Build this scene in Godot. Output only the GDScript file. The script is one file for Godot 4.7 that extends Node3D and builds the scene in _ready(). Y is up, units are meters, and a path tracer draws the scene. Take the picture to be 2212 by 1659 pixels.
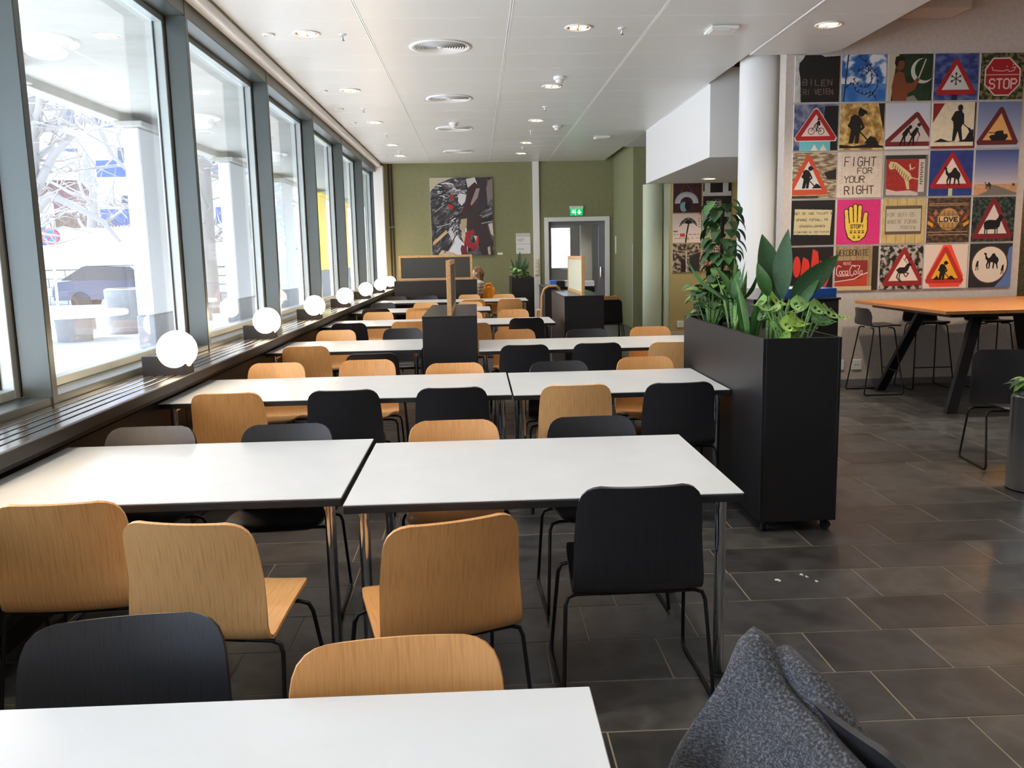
extends Node3D

# ---------------------------------------------------------------- naming and placing
var used := {}
func numbered(n):
	if not used.has(n):
		used[n] = 0
		return n
	used[n] += 1
	return "%s_%03d" % [n, used[n]]
func thing(nm, label, cat, pos = Vector3.ZERO, turn = 0.0, grp = ""):
	var o = Node3D.new()
	o.name = numbered(nm)
	add_child(o)
	o.position = pos
	o.rotation.y = turn
	tag(o, label, cat, grp)
	return o
func tag(o, label, cat, grp = ""):
	o.set_meta("label", label)
	o.set_meta("category", cat)
	if grp != "":
		o.set_meta("group", grp)
func part(parent, nm, s, m, pos = Vector3.ZERO, rot = Vector3.ZERO):
	var o = MeshInstance3D.new()
	o.name = nm
	o.mesh = fin(s) if s is SurfaceTool else s
	o.material_override = m
	parent.add_child(o, true)
	o.position = pos
	o.rotation = rot
	return o
func single(nm, label, cat, s, m, pos = Vector3.ZERO, turn = 0.0, grp = ""):
	var o = MeshInstance3D.new()
	o.name = numbered(nm)
	o.mesh = fin(s) if s is SurfaceTool else s
	o.material_override = m
	add_child(o)
	o.position = pos
	o.rotation.y = turn
	tag(o, label, cat, grp)
	return o
func struct(nm, s = null, m = null):
	var o
	if s == null:
		o = Node3D.new()
	else:
		o = MeshInstance3D.new()
		o.mesh = fin(s) if s is SurfaceTool else s
		o.material_override = m
	o.name = nm
	add_child(o)
	o.set_meta("kind", "structure")
	return o
func copy(proto, label, pos, turn, grp):
	var c = proto.duplicate()
	c.name = numbered(proto.name)
	add_child(c)
	c.position = pos
	c.rotation.y = turn
	c.set_meta("label", label)
	c.set_meta("group", grp)
	return c

# ---------------------------------------------------------------- meshes
func st():
	var s = SurfaceTool.new()
	s.begin(Mesh.PRIMITIVE_TRIANGLES)
	s.set_smooth_group(-1)
	return s
func fin(s):
	s.generate_normals()
	return s.commit()
func v3(x, y, z):
	return Vector3(x, y, z)
# a flat face, turned so that it looks along out
func fc(s, p, out):
	var n = (p[1] - p[0]).cross(p[2] - p[0])
	var q = p.duplicate()
	if n.dot(out) > 0:
		q.reverse()
	for i in range(1, q.size() - 1):
		s.add_vertex(q[0])
		s.add_vertex(q[i])
		s.add_vertex(q[i + 1])
# a picture on a rectangle: centre, half extents to the right and up
func pic(s, c, r, u):
	var p = [c - r + u, c + r + u, c + r - u, c - r - u]
	var w = [Vector2(0, 0), Vector2(1, 0), Vector2(1, 1), Vector2(0, 1)]
	for i in [0, 1, 2, 0, 2, 3]:
		s.set_uv(w[i])
		s.add_vertex(p[i])
# box with chamfered edges
func bx(s, c, z, b = 0.0, bs = Basis()):
	s.set_smooth_group(-1)
	var h = z * 0.5
	b = min(b, min(h.x, min(h.y, h.z)) * 0.9)
	if b <= 0.0:
		for ax in 3:
			for sg in [-1.0, 1.0]:
				var pts = []
				for k in [[-1, -1], [1, -1], [1, 1], [-1, 1]]:
					var p = Vector3.ZERO
					p[ax] = sg * h[ax]
					p[(ax + 1) % 3] = k[0] * h[(ax + 1) % 3]
					p[(ax + 2) % 3] = k[1] * h[(ax + 2) % 3]
					pts.append(c + bs * p)
				var o = Vector3.ZERO
				o[ax] = sg
				fc(s, pts, bs * o)
		return
	var f = func(ax, sx, sy, sz):
		var p = Vector3(sx * (h.x - b), sy * (h.y - b), sz * (h.z - b))
		var sn = [sx, sy, sz]
		p[ax] = sn[ax] * h[ax]
		return c + bs * p
	for ax in 3:
		for sg in [-1, 1]:
			var pts = []
			for k in [[-1, -1], [1, -1], [1, 1], [-1, 1]]:
				var q = [0, 0, 0]
				q[ax] = sg
				q[(ax + 1) % 3] = k[0]
				q[(ax + 2) % 3] = k[1]
				pts.append(f.call(ax, q[0], q[1], q[2]))
			var o = Vector3.ZERO
			o[ax] = sg
			fc(s, pts, bs * o)
		var a2 = (ax + 1) % 3
		var a3 = (ax + 2) % 3
		for s1 in [-1, 1]:
			for s2 in [-1, 1]:
				var q0 = [0, 0, 0]
				q0[ax] = s1
				q0[a2] = s2
				q0[a3] = -1
				var q1 = q0.duplicate()
				q1[a3] = 1
				var o = Vector3.ZERO
				o[ax] = s1
				o[a2] = s2
				fc(s, [f.call(ax, q0[0], q0[1], q0[2]), f.call(ax, q1[0], q1[1], q1[2]), f.call(a2, q1[0], q1[1], q1[2]), f.call(a2, q0[0], q0[1], q0[2])], bs * o)
	for sx in [-1, 1]:
		for sy in [-1, 1]:
			for sz in [-1, 1]:
				fc(s, [f.call(0, sx, sy, sz), f.call(1, sx, sy, sz), f.call(2, sx, sy, sz)], bs * Vector3(sx, sy, sz))
# box given by its corners
func bc(s, a, b, ch = 0.0):
	bx(s, (a + b) * 0.5, (b - a).abs(), ch)
func one(a, b, ch = 0.0):
	var s = st()
	bc(s, a, b, ch)
	return s
# round bar along a path
func tube(s, pts, r, n = 8, caps = true):
	var rings = []
	var prev = Vector3.ZERO
	for i in pts.size():
		var d
		if i == 0:
			d = (pts[1] - pts[0]).normalized()
		elif i == pts.size() - 1:
			d = (pts[i] - pts[i - 1]).normalized()
		else:
			d = ((pts[i] - pts[i - 1]).normalized() + (pts[i + 1] - pts[i]).normalized()).normalized()
		var u
		if i == 0:
			u = d.cross(Vector3.UP if abs(d.y) < 0.9 else Vector3.RIGHT).normalized()
		else:
			u = (prev - d * prev.dot(d)).normalized()
		prev = u
		var w = d.cross(u)
		var rr = r[i] if r is Array else r
		var k = 1.0
		if i > 0 and i < pts.size() - 1:
			k = 1.0 / max(0.7, d.dot((pts[i] - pts[i - 1]).normalized()))
		var ring = []
		for j in n:
			var a = TAU * j / n
			ring.append(pts[i] + (u * cos(a) + w * sin(a)) * rr * lerp(1.0, k, 0.5))
		rings.append([ring, d])
	s.set_smooth_group(1)
	for i in rings.size() - 1:
		for j in n:
			var k = (j + 1) % n
			var a = rings[i][0]
			var b = rings[i + 1][0]
			fc(s, [a[j], a[k], b[k], b[j]], (a[j] + a[k]) * 0.5 - pts[i])
	s.set_smooth_group(-1)
	if caps:
		fc(s, rings[0][0], -rings[0][1])
		fc(s, rings[-1][0], rings[-1][1])
# turned shape: profile of [radius, height] from bottom to top about an axis
func lathe(s, prof, n = 24, o = Vector3.ZERO, bs = Basis(), sm = true):
	for i in prof.size() - 1:
		var a = prof[i]
		var b = prof[i + 1]
		s.set_smooth_group(1 if sm else i + 2)
		for j in n:
			var t0 = TAU * j / n
			var t1 = TAU * (j + 1) / n
			var p = []
			p.append(Vector3(a[0] * cos(t0), a[1], a[0] * sin(t0)))
			if a[0] > 1e-6:
				p.append(Vector3(a[0] * cos(t1), a[1], a[0] * sin(t1)))
			if b[0] > 1e-6:
				p.append(Vector3(b[0] * cos(t1), b[1], b[0] * sin(t1)))
			p.append(Vector3(b[0] * cos(t0), b[1], b[0] * sin(t0)))
			if p.size() < 3:
				continue
			var tm = (t0 + t1) * 0.5
			var dr = b[0] - a[0]
			var dy = b[1] - a[1]
			var out = Vector3(dy * cos(tm), -dr, dy * sin(tm))
			var q = []
			for x in p:
				q.append(o + bs * x)
			fc(s, q, bs * out)
	s.set_smooth_group(-1)
func ball(r, n = 32):
	var m = SphereMesh.new()
	m.radius = r
	m.height = 2 * r
	m.radial_segments = n
	m.rings = n / 2
	return m
# extruded outline (points in a plane u,v), thickness along w
func prism(s, pts, o, u, v, w):
	var a = []
	var b = []
	for p in pts:
		a.append(o + u * p.x + v * p.y)
		b.append(o + u * p.x + v * p.y + w)
	var idx = Geometry2D.triangulate_polygon(PackedVector2Array(pts))
	for k in range(0, idx.size(), 3):
		fc(s, [a[idx[k]], a[idx[k + 1]], a[idx[k + 2]]], -w)
		fc(s, [b[idx[k]], b[idx[k + 1]], b[idx[k + 2]]], w)
	var ccw = not Geometry2D.is_polygon_clockwise(PackedVector2Array(pts))
	for i in pts.size():
		var j = (i + 1) % pts.size()
		var e = pts[j] - pts[i]
		var nn = Vector2(e.y, -e.x) if ccw else Vector2(-e.y, e.x)
		fc(s, [a[i], a[j], b[j], b[i]], u * nn.x + v * nn.y)
# rows of points joined to a surface of the given thickness (outer side along up)
func sheet(s, P, th = 0.0, skip = null):
	var rows = P.size()
	var cols = P[0].size()
	var N = []
	for i in rows:
		var r = []
		for j in cols:
			var du = P[min(i + 1, rows - 1)][j] - P[max(i - 1, 0)][j]
			var dv = P[i][min(j + 1, cols - 1)] - P[i][max(j - 1, 0)]
			r.append(du.cross(dv).normalized() * th)
		N.append(r)
	for side in (2 if th > 0.0 else 1):
		for i in rows - 1:
			for j in cols - 1:
				if skip != null and skip.call(i, j):
					continue
				s.set_smooth_group(side + 1)
				var k = [[i, j], [i + 1, j], [i + 1, j + 1], [i, j + 1]]
				var q = []
				for e in k:
					q.append(P[e[0]][e[1]] + (N[e[0]][e[1]] if side == 1 else Vector3.ZERO))
				var g = (P[i + 1][j] - P[i][j]).cross(P[i][j + 1] - P[i][j])
				fc(s, q, g if side == 1 else -g)
	if th > 0.0:
		s.set_smooth_group(5)
		var loop = []
		for j in cols:
			loop.append([0, j])
		for i in range(1, rows):
			loop.append([i, cols - 1])
		for j in range(cols - 2, -1, -1):
			loop.append([rows - 1, j])
		for i in range(rows - 2, 0, -1):
			loop.append([i, 0])
		var cen = Vector3.ZERO
		for e in loop:
			cen += P[e[0]][e[1]] / loop.size()
		for k in loop.size():
			var a = loop[k]
			var b = loop[(k + 1) % loop.size()]
			var pa = P[a[0]][a[1]]
			var pb = P[b[0]][b[1]]
			if pa.distance_to(pb) < 1e-5:
				continue
			fc(s, [pa, pb, pb + N[b[0]][b[1]], pa + N[a[0]][a[1]]], (pa + pb) * 0.5 - cen)
	s.set_smooth_group(-1)

# ---------------------------------------------------------------- materials
func C(r, g, b):
	return Color(r / 255.0, g / 255.0, b / 255.0)
func mt(col, rough = 0.6, metal = 0.0, tex = null, sc = Vector3.ONE, world = false):
	var m = StandardMaterial3D.new()
	m.albedo_color = col
	m.roughness = rough
	m.metallic = metal
	if tex:
		m.albedo_texture = tex
		m.uv1_triplanar = true
		m.uv1_world_triplanar = world
		m.uv1_scale = sc
	return m
func noise(freq, ramp, size = 256, sd = 1, oct = 4, typ = FastNoiseLite.TYPE_SIMPLEX_SMOOTH):
	var n = FastNoiseLite.new()
	n.noise_type = typ
	n.frequency = freq
	n.seed = sd
	n.fractal_octaves = oct
	var t = NoiseTexture2D.new()
	t.width = size
	t.height = size
	t.seamless = true
	t.noise = n
	var g = Gradient.new()
	var offs = []
	var cols = []
	for r in ramp:
		offs.append(r[0])
		cols.append(r[1])
	g.offsets = PackedFloat32Array(offs)
	g.colors = PackedColorArray(cols)
	t.color_ramp = g
	return t
func lamp_mat(col, e):
	var m = mt(col, 0.4)
	m.emission_enabled = true
	m.emission = col
	m.emission_energy_multiplier = e
	return m
func printed(im):
	var m = mt(Color.WHITE, 0.55)
	m.albedo_texture = ImageTexture.create_from_image(im)
	m.texture_repeat = false
	return m

# ---------------------------------------------------------------- drawing prints (coordinates 0..100, y down)
var I: Image
var K := 1.0
var KY := 1.0
func page(w, h, col):
	I = Image.create(w, h, false, Image.FORMAT_RGB8)
	I.fill(col)
	K = w / 100.0
	KY = h / 100.0
func rc(x, y, w, h, col):
	I.fill_rect(Rect2i(int(x * K), int(y * KY), int(ceil(w * K)), int(ceil(h * KY))), col)
func pg(p, col):
	var n = p.size() / 2
	var y0 = 1e9
	var y1 = -1e9
	for i in n:
		y0 = min(y0, p[2 * i + 1] * KY)
		y1 = max(y1, p[2 * i + 1] * KY)
	for y in range(max(0, int(y0)), min(I.get_height() - 1, int(y1)) + 1):
		var xs = []
		var yy = y + 0.5
		for i in n:
			var j = (i + 1) % n
			var ya = p[2 * i + 1] * KY
			var yb = p[2 * j + 1] * KY
			if (ya <= yy) != (yb <= yy):
				xs.append(p[2 * i] * K + (yy - ya) / (yb - ya) * (p[2 * j] - p[2 * i]) * K)
		xs.sort()
		for k in range(0, xs.size() - 1, 2):
			var a = int(round(xs[k]))
			var b = int(round(xs[k + 1]))
			if b > a:
				I.fill_rect(Rect2i(a, y, b - a, 1), col)
func ci(x, y, r, col, ry = -1.0):
	var p = []
	for i in 28:
		p.append(x + r * cos(TAU * i / 28.0))
		p.append(y + (ry if ry > 0 else r) * sin(TAU * i / 28.0))
	pg(p, col)
func ln(p, w, col):
	for i in range(0, p.size() - 3, 2):
		var d = Vector2(p[i + 2] - p[i], p[i + 3] - p[i + 1])
		if d.length() < 0.01:
			continue
		var n = d.orthogonal().normalized() * w * 0.5
		pg([p[i] + n.x, p[i + 1] + n.y, p[i + 2] + n.x, p[i + 3] + n.y, p[i + 2] - n.x, p[i + 3] - n.y, p[i] - n.x, p[i + 1] - n.y], col)
	if w > 1.4:
		for i in range(0, p.size(), 2):
			ci(p[i], p[i + 1], w * 0.5, col)
func nz(a, b, fx, fy, sd, x0 = 0, y0 = 0, x1 = 100, y1 = 100, gain = 1.0):
	var n = FastNoiseLite.new()
	n.seed = sd
	n.frequency = 0.05
	n.fractal_octaves = 3
	for y in range(int(y0 * KY), int(y1 * KY)):
		for x in range(int(x0 * K), int(x1 * K)):
			var t = clamp(n.get_noise_2d(x * fx / K, y * fy / KY) * gain + 0.5, 0.0, 1.0)
			I.set_pixel(x, y, a.lerp(b, t))
# soft colour ramp from top to bottom (a printed sky)
func ramp(a, b, y0 = 0, y1 = 100):
	for y in range(int(y0 * KY), int(y1 * KY)):
		I.fill_rect(Rect2i(0, y, I.get_width(), 1), a.lerp(b, float(y - y0 * KY) / ((y1 - y0) * KY)))
const GL := {"A": "06 20 46;14 34", "B": "00 06 36 45 44 33 03;33 42 41 30 00", "C": "41 30 10 01 05 16 36 45", "D": "00 06 26 44 42 20 00", "E": "40 00 06 46;03 33", "F": "40 00 06;03 33", "G": "41 30 10 01 05 16 36 45 43 23", "H": "00 06;40 46;03 43", "I": "20 26", "J": "30 35 26 16 05", "K": "00 06;40 03 46", "L": "00 06 46", "M": "06 00 24 40 46", "N": "06 00 46 40", "O": "10 30 41 45 36 16 05 01 10", "P": "06 00 30 41 42 33 03", "R": "06 00 30 41 42 33 03;23 46", "S": "41 30 10 01 02 13 33 44 45 36 16 05", "T": "00 40;20 26", "U": "00 05 16 36 45 40", "V": "00 26 40", "W": "00 16 22 36 40", "Y": "00 23 40;23 26", "Z": "00 40 06 46", "!": "20 24;26 26", "Å": "06 21 46;14 34;1909", "a": "42 12 03 05 16 36 44;42 46", "o": "12 32 43 45 36 16 05 03 12", "c": "43 32 12 03 05 16 36 45", "l": "20 25 36"}
func tx(str, x, y, w, h, gap, th, col, slant = 0.0, jit = 0.0):
	for ch in str:
		if GL.has(ch):
			for stroke in GL[ch].split(";"):
				var p = []
				for q in stroke.split(" "):
					if q.length() == 2:
						var gx = float(q[0]) / 4.0
						var gy = float(q[1]) / 6.0
						p.append(x + gx * w + slant * (1.0 - gy) * h)
						p.append(y + gy * h + jit * sin(x * 1.7))
				if p.size() >= 4:
					ln(p, th, col)
			if ch == "Å":
				ci(x + w * 0.5, y - h * 0.12, th, col)
		x += w + gap
func tri_sign(cx, top, half, bot, red, inner, tilt = 0.0):
	var ax = cx + tilt
	pg([ax - 5, top + 2, ax, top - 1, ax + 5, top + 2, cx + half + 3, bot - 5, cx + half, bot + 2, cx - half, bot + 2, cx - half - 3, bot - 5], red)
	var k = 0.76
	var my = bot - (bot - top) * 0.11
	pg([ax, top + (bot - top) * 0.16, cx + half * k, my, cx - half * k, my], inner)

# ---------------------------------------------------------------- furniture
func chair_meshes():
	var prof = [[-0.226, 0.432, 0.150], [-0.223, 0.436, 0.172], [-0.213, 0.441, 0.190], [-0.19, 0.446, 0.205], [-0.14, 0.448, 0.214], [-0.06, 0.440, 0.220], [0.03, 0.427, 0.225], [0.11, 0.410, 0.229], [0.152, 0.401, 0.231], [0.182, 0.403, 0.232], [0.204, 0.421, 0.232], [0.217, 0.458, 0.231], [0.227, 0.53, 0.229], [0.238, 0.61, 0.226], [0.250, 0.68, 0.222], [0.260, 0.73, 0.218], [0.266, 0.757, 0.213], [0.271, 0.780, 0.203], [0.2745, 0.797, 0.186], [0.277, 0.806, 0.166], [0.278, 0.810, 0.142]]
	var rows = []
	for p in prof:
		var r = []
		for j in 11:
			var x = -p[2] + 2.0 * p[2] * j / 10.0
			var q = (x / 0.22) * (x / 0.22)
			var b = smoothstep(0.43, 0.62, p[1]) if p[0] > 0.15 else 0.0
			r.append(Vector3(x, p[1] + 0.008 * q * (1.0 - b), p[0] - 0.034 * q * b))
		rows.append(r)
	var a = st()
	sheet(a, rows.slice(0, 10), 0.012)
	var c = st()
	sheet(c, rows.slice(9), 0.012)
	var legs = []
	for g in [-1.0, 1.0]:
		var l = st()
		tube(l, [v3(g * 0.10, 0.412, -0.11), v3(g * 0.205, 0.412, -0.115), v3(g * 0.236, 0.404, -0.118), v3(g * 0.248, 0.375, -0.124), v3(g * 0.268, 0.05, -0.205), v3(g * 0.270, 0.018, -0.208), v3(g * 0.270, 0.008, -0.19), v3(g * 0.270, 0.008, 0.20), v3(g * 0.270, 0.018, 0.218), v3(g * 0.268, 0.05, 0.214), v3(g * 0.253, 0.355, 0.158), v3(g * 0.243, 0.382, 0.152), v3(g * 0.215, 0.391, 0.15), v3(g * 0.10, 0.391, 0.15)], 0.0075, 8)
		legs.append(fin(l))
	var br = st()
	bx(br, v3(0, 0.414, -0.11), v3(0.26, 0.012, 0.03), 0.003)
	bx(br, v3(0, 0.393, 0.15), v3(0.26, 0.012, 0.03), 0.003)
	bx(br, v3(0, 0.402, 0.02), v3(0.05, 0.008, 0.25), 0.002, Basis(Vector3.RIGHT, 0.08))
	return [fin(a), fin(c), legs, fin(br)]
func chair_proto(M, wood, steel):
	var o = Node3D.new()
	o.name = "shell_chair"
	o.set_meta("category", "chair")
	part(o, "seat", M[0], wood)
	part(o, "backrest", M[1], wood)
	for l in M[2]:
		part(o, "sled_leg", l, steel)
	part(o, "seat_bracket", M[3], steel)
	return o
func stool_proto(M, wood, steel):
	var o = Node3D.new()
	o.name = "bar_stool"
	o.set_meta("category", "bar stool")
	var rows = []
	for p in [[-0.20, 0.735, 0.13], [-0.195, 0.742, 0.16], [-0.16, 0.748, 0.185], [-0.05, 0.745, 0.195], [0.06, 0.738, 0.20], [0.12, 0.740, 0.20], [0.155, 0.756, 0.20], [0.172, 0.79, 0.20], [0.182, 0.85, 0.195], [0.190, 0.90, 0.185], [0.194, 0.925, 0.17], [0.196, 0.935, 0.13]]:
		var r = []
		for j in 9:
			var x = -p[2] + 2.0 * p[2] * j / 8.0
			var b = smoothstep(0.75, 0.85, p[1]) if p[0] > 0.1 else 0.0
			r.append(Vector3(x, p[1], p[0] - 0.03 * b * (x / 0.2) * (x / 0.2)))
		rows.append(r)
	var a = st()
	sheet(a, rows.slice(0, 7), 0.012)
	part(o, "seat", a, wood)
	var c = st()
	sheet(c, rows.slice(6), 0.012)
	part(o, "backrest", c, wood)
	for g in [-1.0, 1.0]:
		var l = st()
		tube(l, [v3(g * 0.08, 0.722, -0.10), v3(g * 0.16, 0.722, -0.11), v3(g * 0.178, 0.70, -0.115), v3(g * 0.232, 0.02, -0.215), v3(g * 0.233, 0.008, -0.20), v3(g * 0.233, 0.008, 0.20), v3(g * 0.232, 0.02, 0.215), v3(g * 0.178, 0.70, 0.115), v3(g * 0.16, 0.722, 0.11), v3(g * 0.08, 0.722, 0.10)], 0.0075, 8)
		part(o, "sled_leg", l, steel)
	var f = st()
	tube(f, [v3(-0.213, 0.25, -0.181), v3(0.213, 0.25, -0.181)], 0.006, 8)
	part(o, "footrest", f, steel)
	return o
func table(x0, x1, zf, label, tb, dep = 1.0):
	var w = x1 - x0
	var t = thing("dining_table", label, "table", v3((x0 + x1) / 2, 0, zf - dep / 2), 0, "white dining tables")
	part(t, "tabletop", one(v3(-w / 2 + 0.001, 0.734, -dep / 2 + 0.001), v3(w / 2 - 0.001, 0.74, dep / 2 - 0.001), 0.002), tb[0])
	var e = part(t, "edge_core", one(v3(-w / 2, 0.706, -dep / 2), v3(w / 2, 0.7335, dep / 2), 0.002), tb[1])
	e.set_meta("label", "thick black table edge")
	for sx in [-1.0, 1.0]:
		var x = sx * (w / 2 - 0.06)
		for sz in [-1.0, 1.0]:
			var l = st()
			var z = sz * (dep / 2 - 0.09)
			lathe(l, [[0.0, 0.012], [0.0205, 0.012], [0.0205, 0.664]], 16, v3(x, 0, z))
			# mitred top corner
			var ring = []
			var top = []
			for j in 16:
				var a = TAU * j / 16.0
				ring.append(v3(x + 0.0205 * cos(a), 0.664, z + 0.0205 * sin(a)))
				top.append(v3(x + 0.0205 * cos(a), 0.684 + 0.0205 * sin(a) * sz, z + 0.0205 * sin(a)))
			l.set_smooth_group(1)
			for j in 16:
				var k = (j + 1) % 16
				fc(l, [ring[j], ring[k], top[k], top[j]], v3(cos(TAU * (j + 0.5) / 16), 0, sin(TAU * (j + 0.5) / 16)))
			l.set_smooth_group(-1)
			var lg = part(t, "leg", l, tb[2])
			var gl = st()
			lathe(gl, [[0.0, 0.0], [0.024, 0.0], [0.024, 0.008], [0.019, 0.014], [0.0, 0.014]], 12, v3(x, 0, z), Basis(), false)
			part(lg, "glide", gl, tb[1])
		var rl = st()
		tube(rl, [v3(x, 0.684, -dep / 2 + 0.075), v3(x, 0.684, dep / 2 - 0.075)], 0.0205, 16)
		part(t, "rail", rl, tb[2])
		for sz in [-1.0, 1.0]:
			part(t, "mounting_plate", one(v3(x - 0.03, 0.698, sz * 0.28 - 0.03), v3(x + 0.03, 0.706, sz * 0.28 + 0.03), 0.002), tb[1])
	return t
func globe_lamp(z, label, gm, bm):
	var t = thing("globe_lamp", label, "lamp", v3(-2.0, 0.863, z), 0, "globe lamps on the window sill")
	var r = 0.127
	var c = CSGCombiner3D.new()
	c.name = "cradle"
	var b = CSGBox3D.new()
	b.size = v3(0.28, 0.125, 0.15)
	b.position = v3(-0.045, 0.0625, 0)
	c.add_child(b)
	var sp = CSGSphere3D.new()
	sp.radius = r + 0.004
	sp.radial_segments = 40
	sp.rings = 20
	sp.position = v3(0.02, 0.155, 0.0)
	sp.operation = CSGShape3D.OPERATION_SUBTRACTION
	c.add_child(sp)
	c.material_override = bm
	t.add_child(c)
	part(t, "globe", ball(r, 40), gm, v3(0.02, 0.158, 0.0))
	var o = OmniLight3D.new()
	o.name = "glow"
	o.light_color = Color(1.0, 0.80, 0.58)
	o.light_energy = GLOBE
	o.light_size = r
	o.omni_range = 30
	o.omni_attenuation = 2.0
	o.shadow_enabled = true
	t.add_child(o)
	o.position = v3(0.02, 0.158, 0.0)
func downlight(x, y, z, label, M, e = 1.0):
	var t = thing("downlight", label, "ceiling light", v3(x, y, z), 0, "round recessed downlights")
	var s = st()
	lathe(s, [[0.128, 0.0], [0.131, -0.006], [0.122, -0.012], [0.108, -0.010], [0.104, -0.003]], 32)
	part(t, "trim_ring", s, M.white)
	s = st()
	lathe(s, [[0.104, -0.003], [0.085, -0.0015], [0.0, -0.001]], 32)
	part(t, "reflector", s, M.reflector)
	for g in [-1.0, 1.0]:
		s = st()
		bx(s, v3(g * 0.042, -0.006, 0), v3(0.066, 0.008, 0.11), 0.003)
		part(t, "lamp_tube", s, M.dl)
	var l = SpotLight3D.new()
	l.name = "beam"
	l.light_color = Color(1.0, 0.94, 0.86)
	l.light_energy = SPOT * e
	l.spot_angle = 62
	l.spot_range = 30
	l.spot_attenuation = 2.0
	l.light_size = 0.09
	l.shadow_enabled = true
	t.add_child(l)
	l.position = v3(0, -0.025, 0)
	l.rotation.x = -PI / 2
# box with a low wood-framed screen standing on it
func divider(nm, label, pos, sz, turn, M, face):
	var t = thing(nm, label, "partition", pos, turn, "black dividers with framed screens")
	part(t, "box", one(v3(-sz.x / 2, 0.02, -sz.z / 2), v3(sz.x / 2, sz.y - 0.012, sz.z / 2), 0.004), M.black)
	part(t, "box_top", one(v3(-sz.x / 2, sz.y - 0.0115, -sz.z / 2), v3(sz.x / 2, sz.y, sz.z / 2), 0.002), M.black_gloss)
	part(t, "plinth", one(v3(-sz.x / 2 + 0.04, 0.0, -sz.z / 2 + 0.04), v3(sz.x / 2 - 0.04, 0.02, sz.z / 2 - 0.04)), M.black)
	var l = sz.z - 0.22
	var h = 0.5
	for g in [-1.0, 1.0]:
		part(t, "frame_upright", one(v3(-0.02, sz.y, g * (l / 2) - 0.022), v3(0.02, sz.y + h, g * (l / 2) + 0.022), 0.002), M.oakframe)
	for y in [sz.y + 0.022, sz.y + h - 0.022]:
		part(t, "frame_rail", one(v3(-0.02, y - 0.022, -l / 2 + 0.0225), v3(0.02, y + 0.022, l / 2 - 0.0225), 0.002), M.oakframe)
	part(t, "felt_panel", one(v3(-0.013, sz.y + 0.0445, -l / 2 + 0.0225), v3(0.013, sz.y + h - 0.0445, l / 2 - 0.0225)), face)
	return t

# ---------------------------------------------------------------- plants
func leaf_rows(base, tip, side, width, arch, n, shape, fold):
	var rows = []
	var d = tip - base
	var up = side.cross(d).normalized()
	for i in n + 1:
		var t = float(i) / n
		var c = base + d * t + up * arch * 4.0 * t * (1.0 - t)
		var w
		if shape == 0:   # broad, tapering to stalk and tip
			w = pow(sin(PI * pow(t, 0.85)), 0.9) * (1.0 - 0.15 * t) + 0.03
		elif shape == 1: # sword
			w = (0.55 + 0.45 * sin(PI * min(1.0, t * 1.1))) * (1.0 - pow(t, 5.0)) + 0.02
		else:            # heart
			w = pow(max(0.0, sin(PI * pow(t, 0.55))), 0.8) + 0.02
		w *= width * 0.5
		var r = []
		for j in 5:
			var q = (j - 2) / 2.0
			r.append(c + side * w * q + up * abs(q) * w * fold)
		rows.append(r)
	return rows
func leaf(p, nm, base, tip, side, width, arch, m, shape = 0, n = 8, fold = 0.25):
	var s = st()
	sheet(s, leaf_rows(base, tip, side, width, arch, n, shape, fold))
	return part(p, nm, s, m)
# a leaf with oval windows between the veins
func holed_leaf(p, base, tip, side, width, arch, m):
	var rows = []
	var d = tip - base
	var up = side.cross(d).normalized()
	for i in 17:
		var t = i / 16.0
		var c = base + d * t + up * arch * 4.0 * t * (1.0 - t)
		var w = (pow(max(0.0, sin(PI * pow(t, 0.6))), 0.75) + 0.02) * width * 0.5
		var r = []
		for j in 11:
			var q = (j - 5) / 5.0
			r.append(c + side * w * q + up * abs(q) * w * 0.3 + d * 0.10 * abs(q) * sin(PI * t))
		rows.append(r)
	var s = st()
	sheet(s, rows, 0.0, func(i, j): return (i % 4 == 1 or i % 4 == 2) and i > 2 and i < 14 and (j == 2 or j == 3 or j == 6 or j == 7))
	return part(p, "leaf", s, m)
func stem(p, a, b, r, m, bend = Vector3.ZERO):
	var s = st()
	tube(s, [a, a.lerp(b, 0.33) + bend, a.lerp(b, 0.7) + bend, b], [r, r, r * 0.9, r * 0.7], 6)
	return part(p, "stem", s, m)
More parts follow.
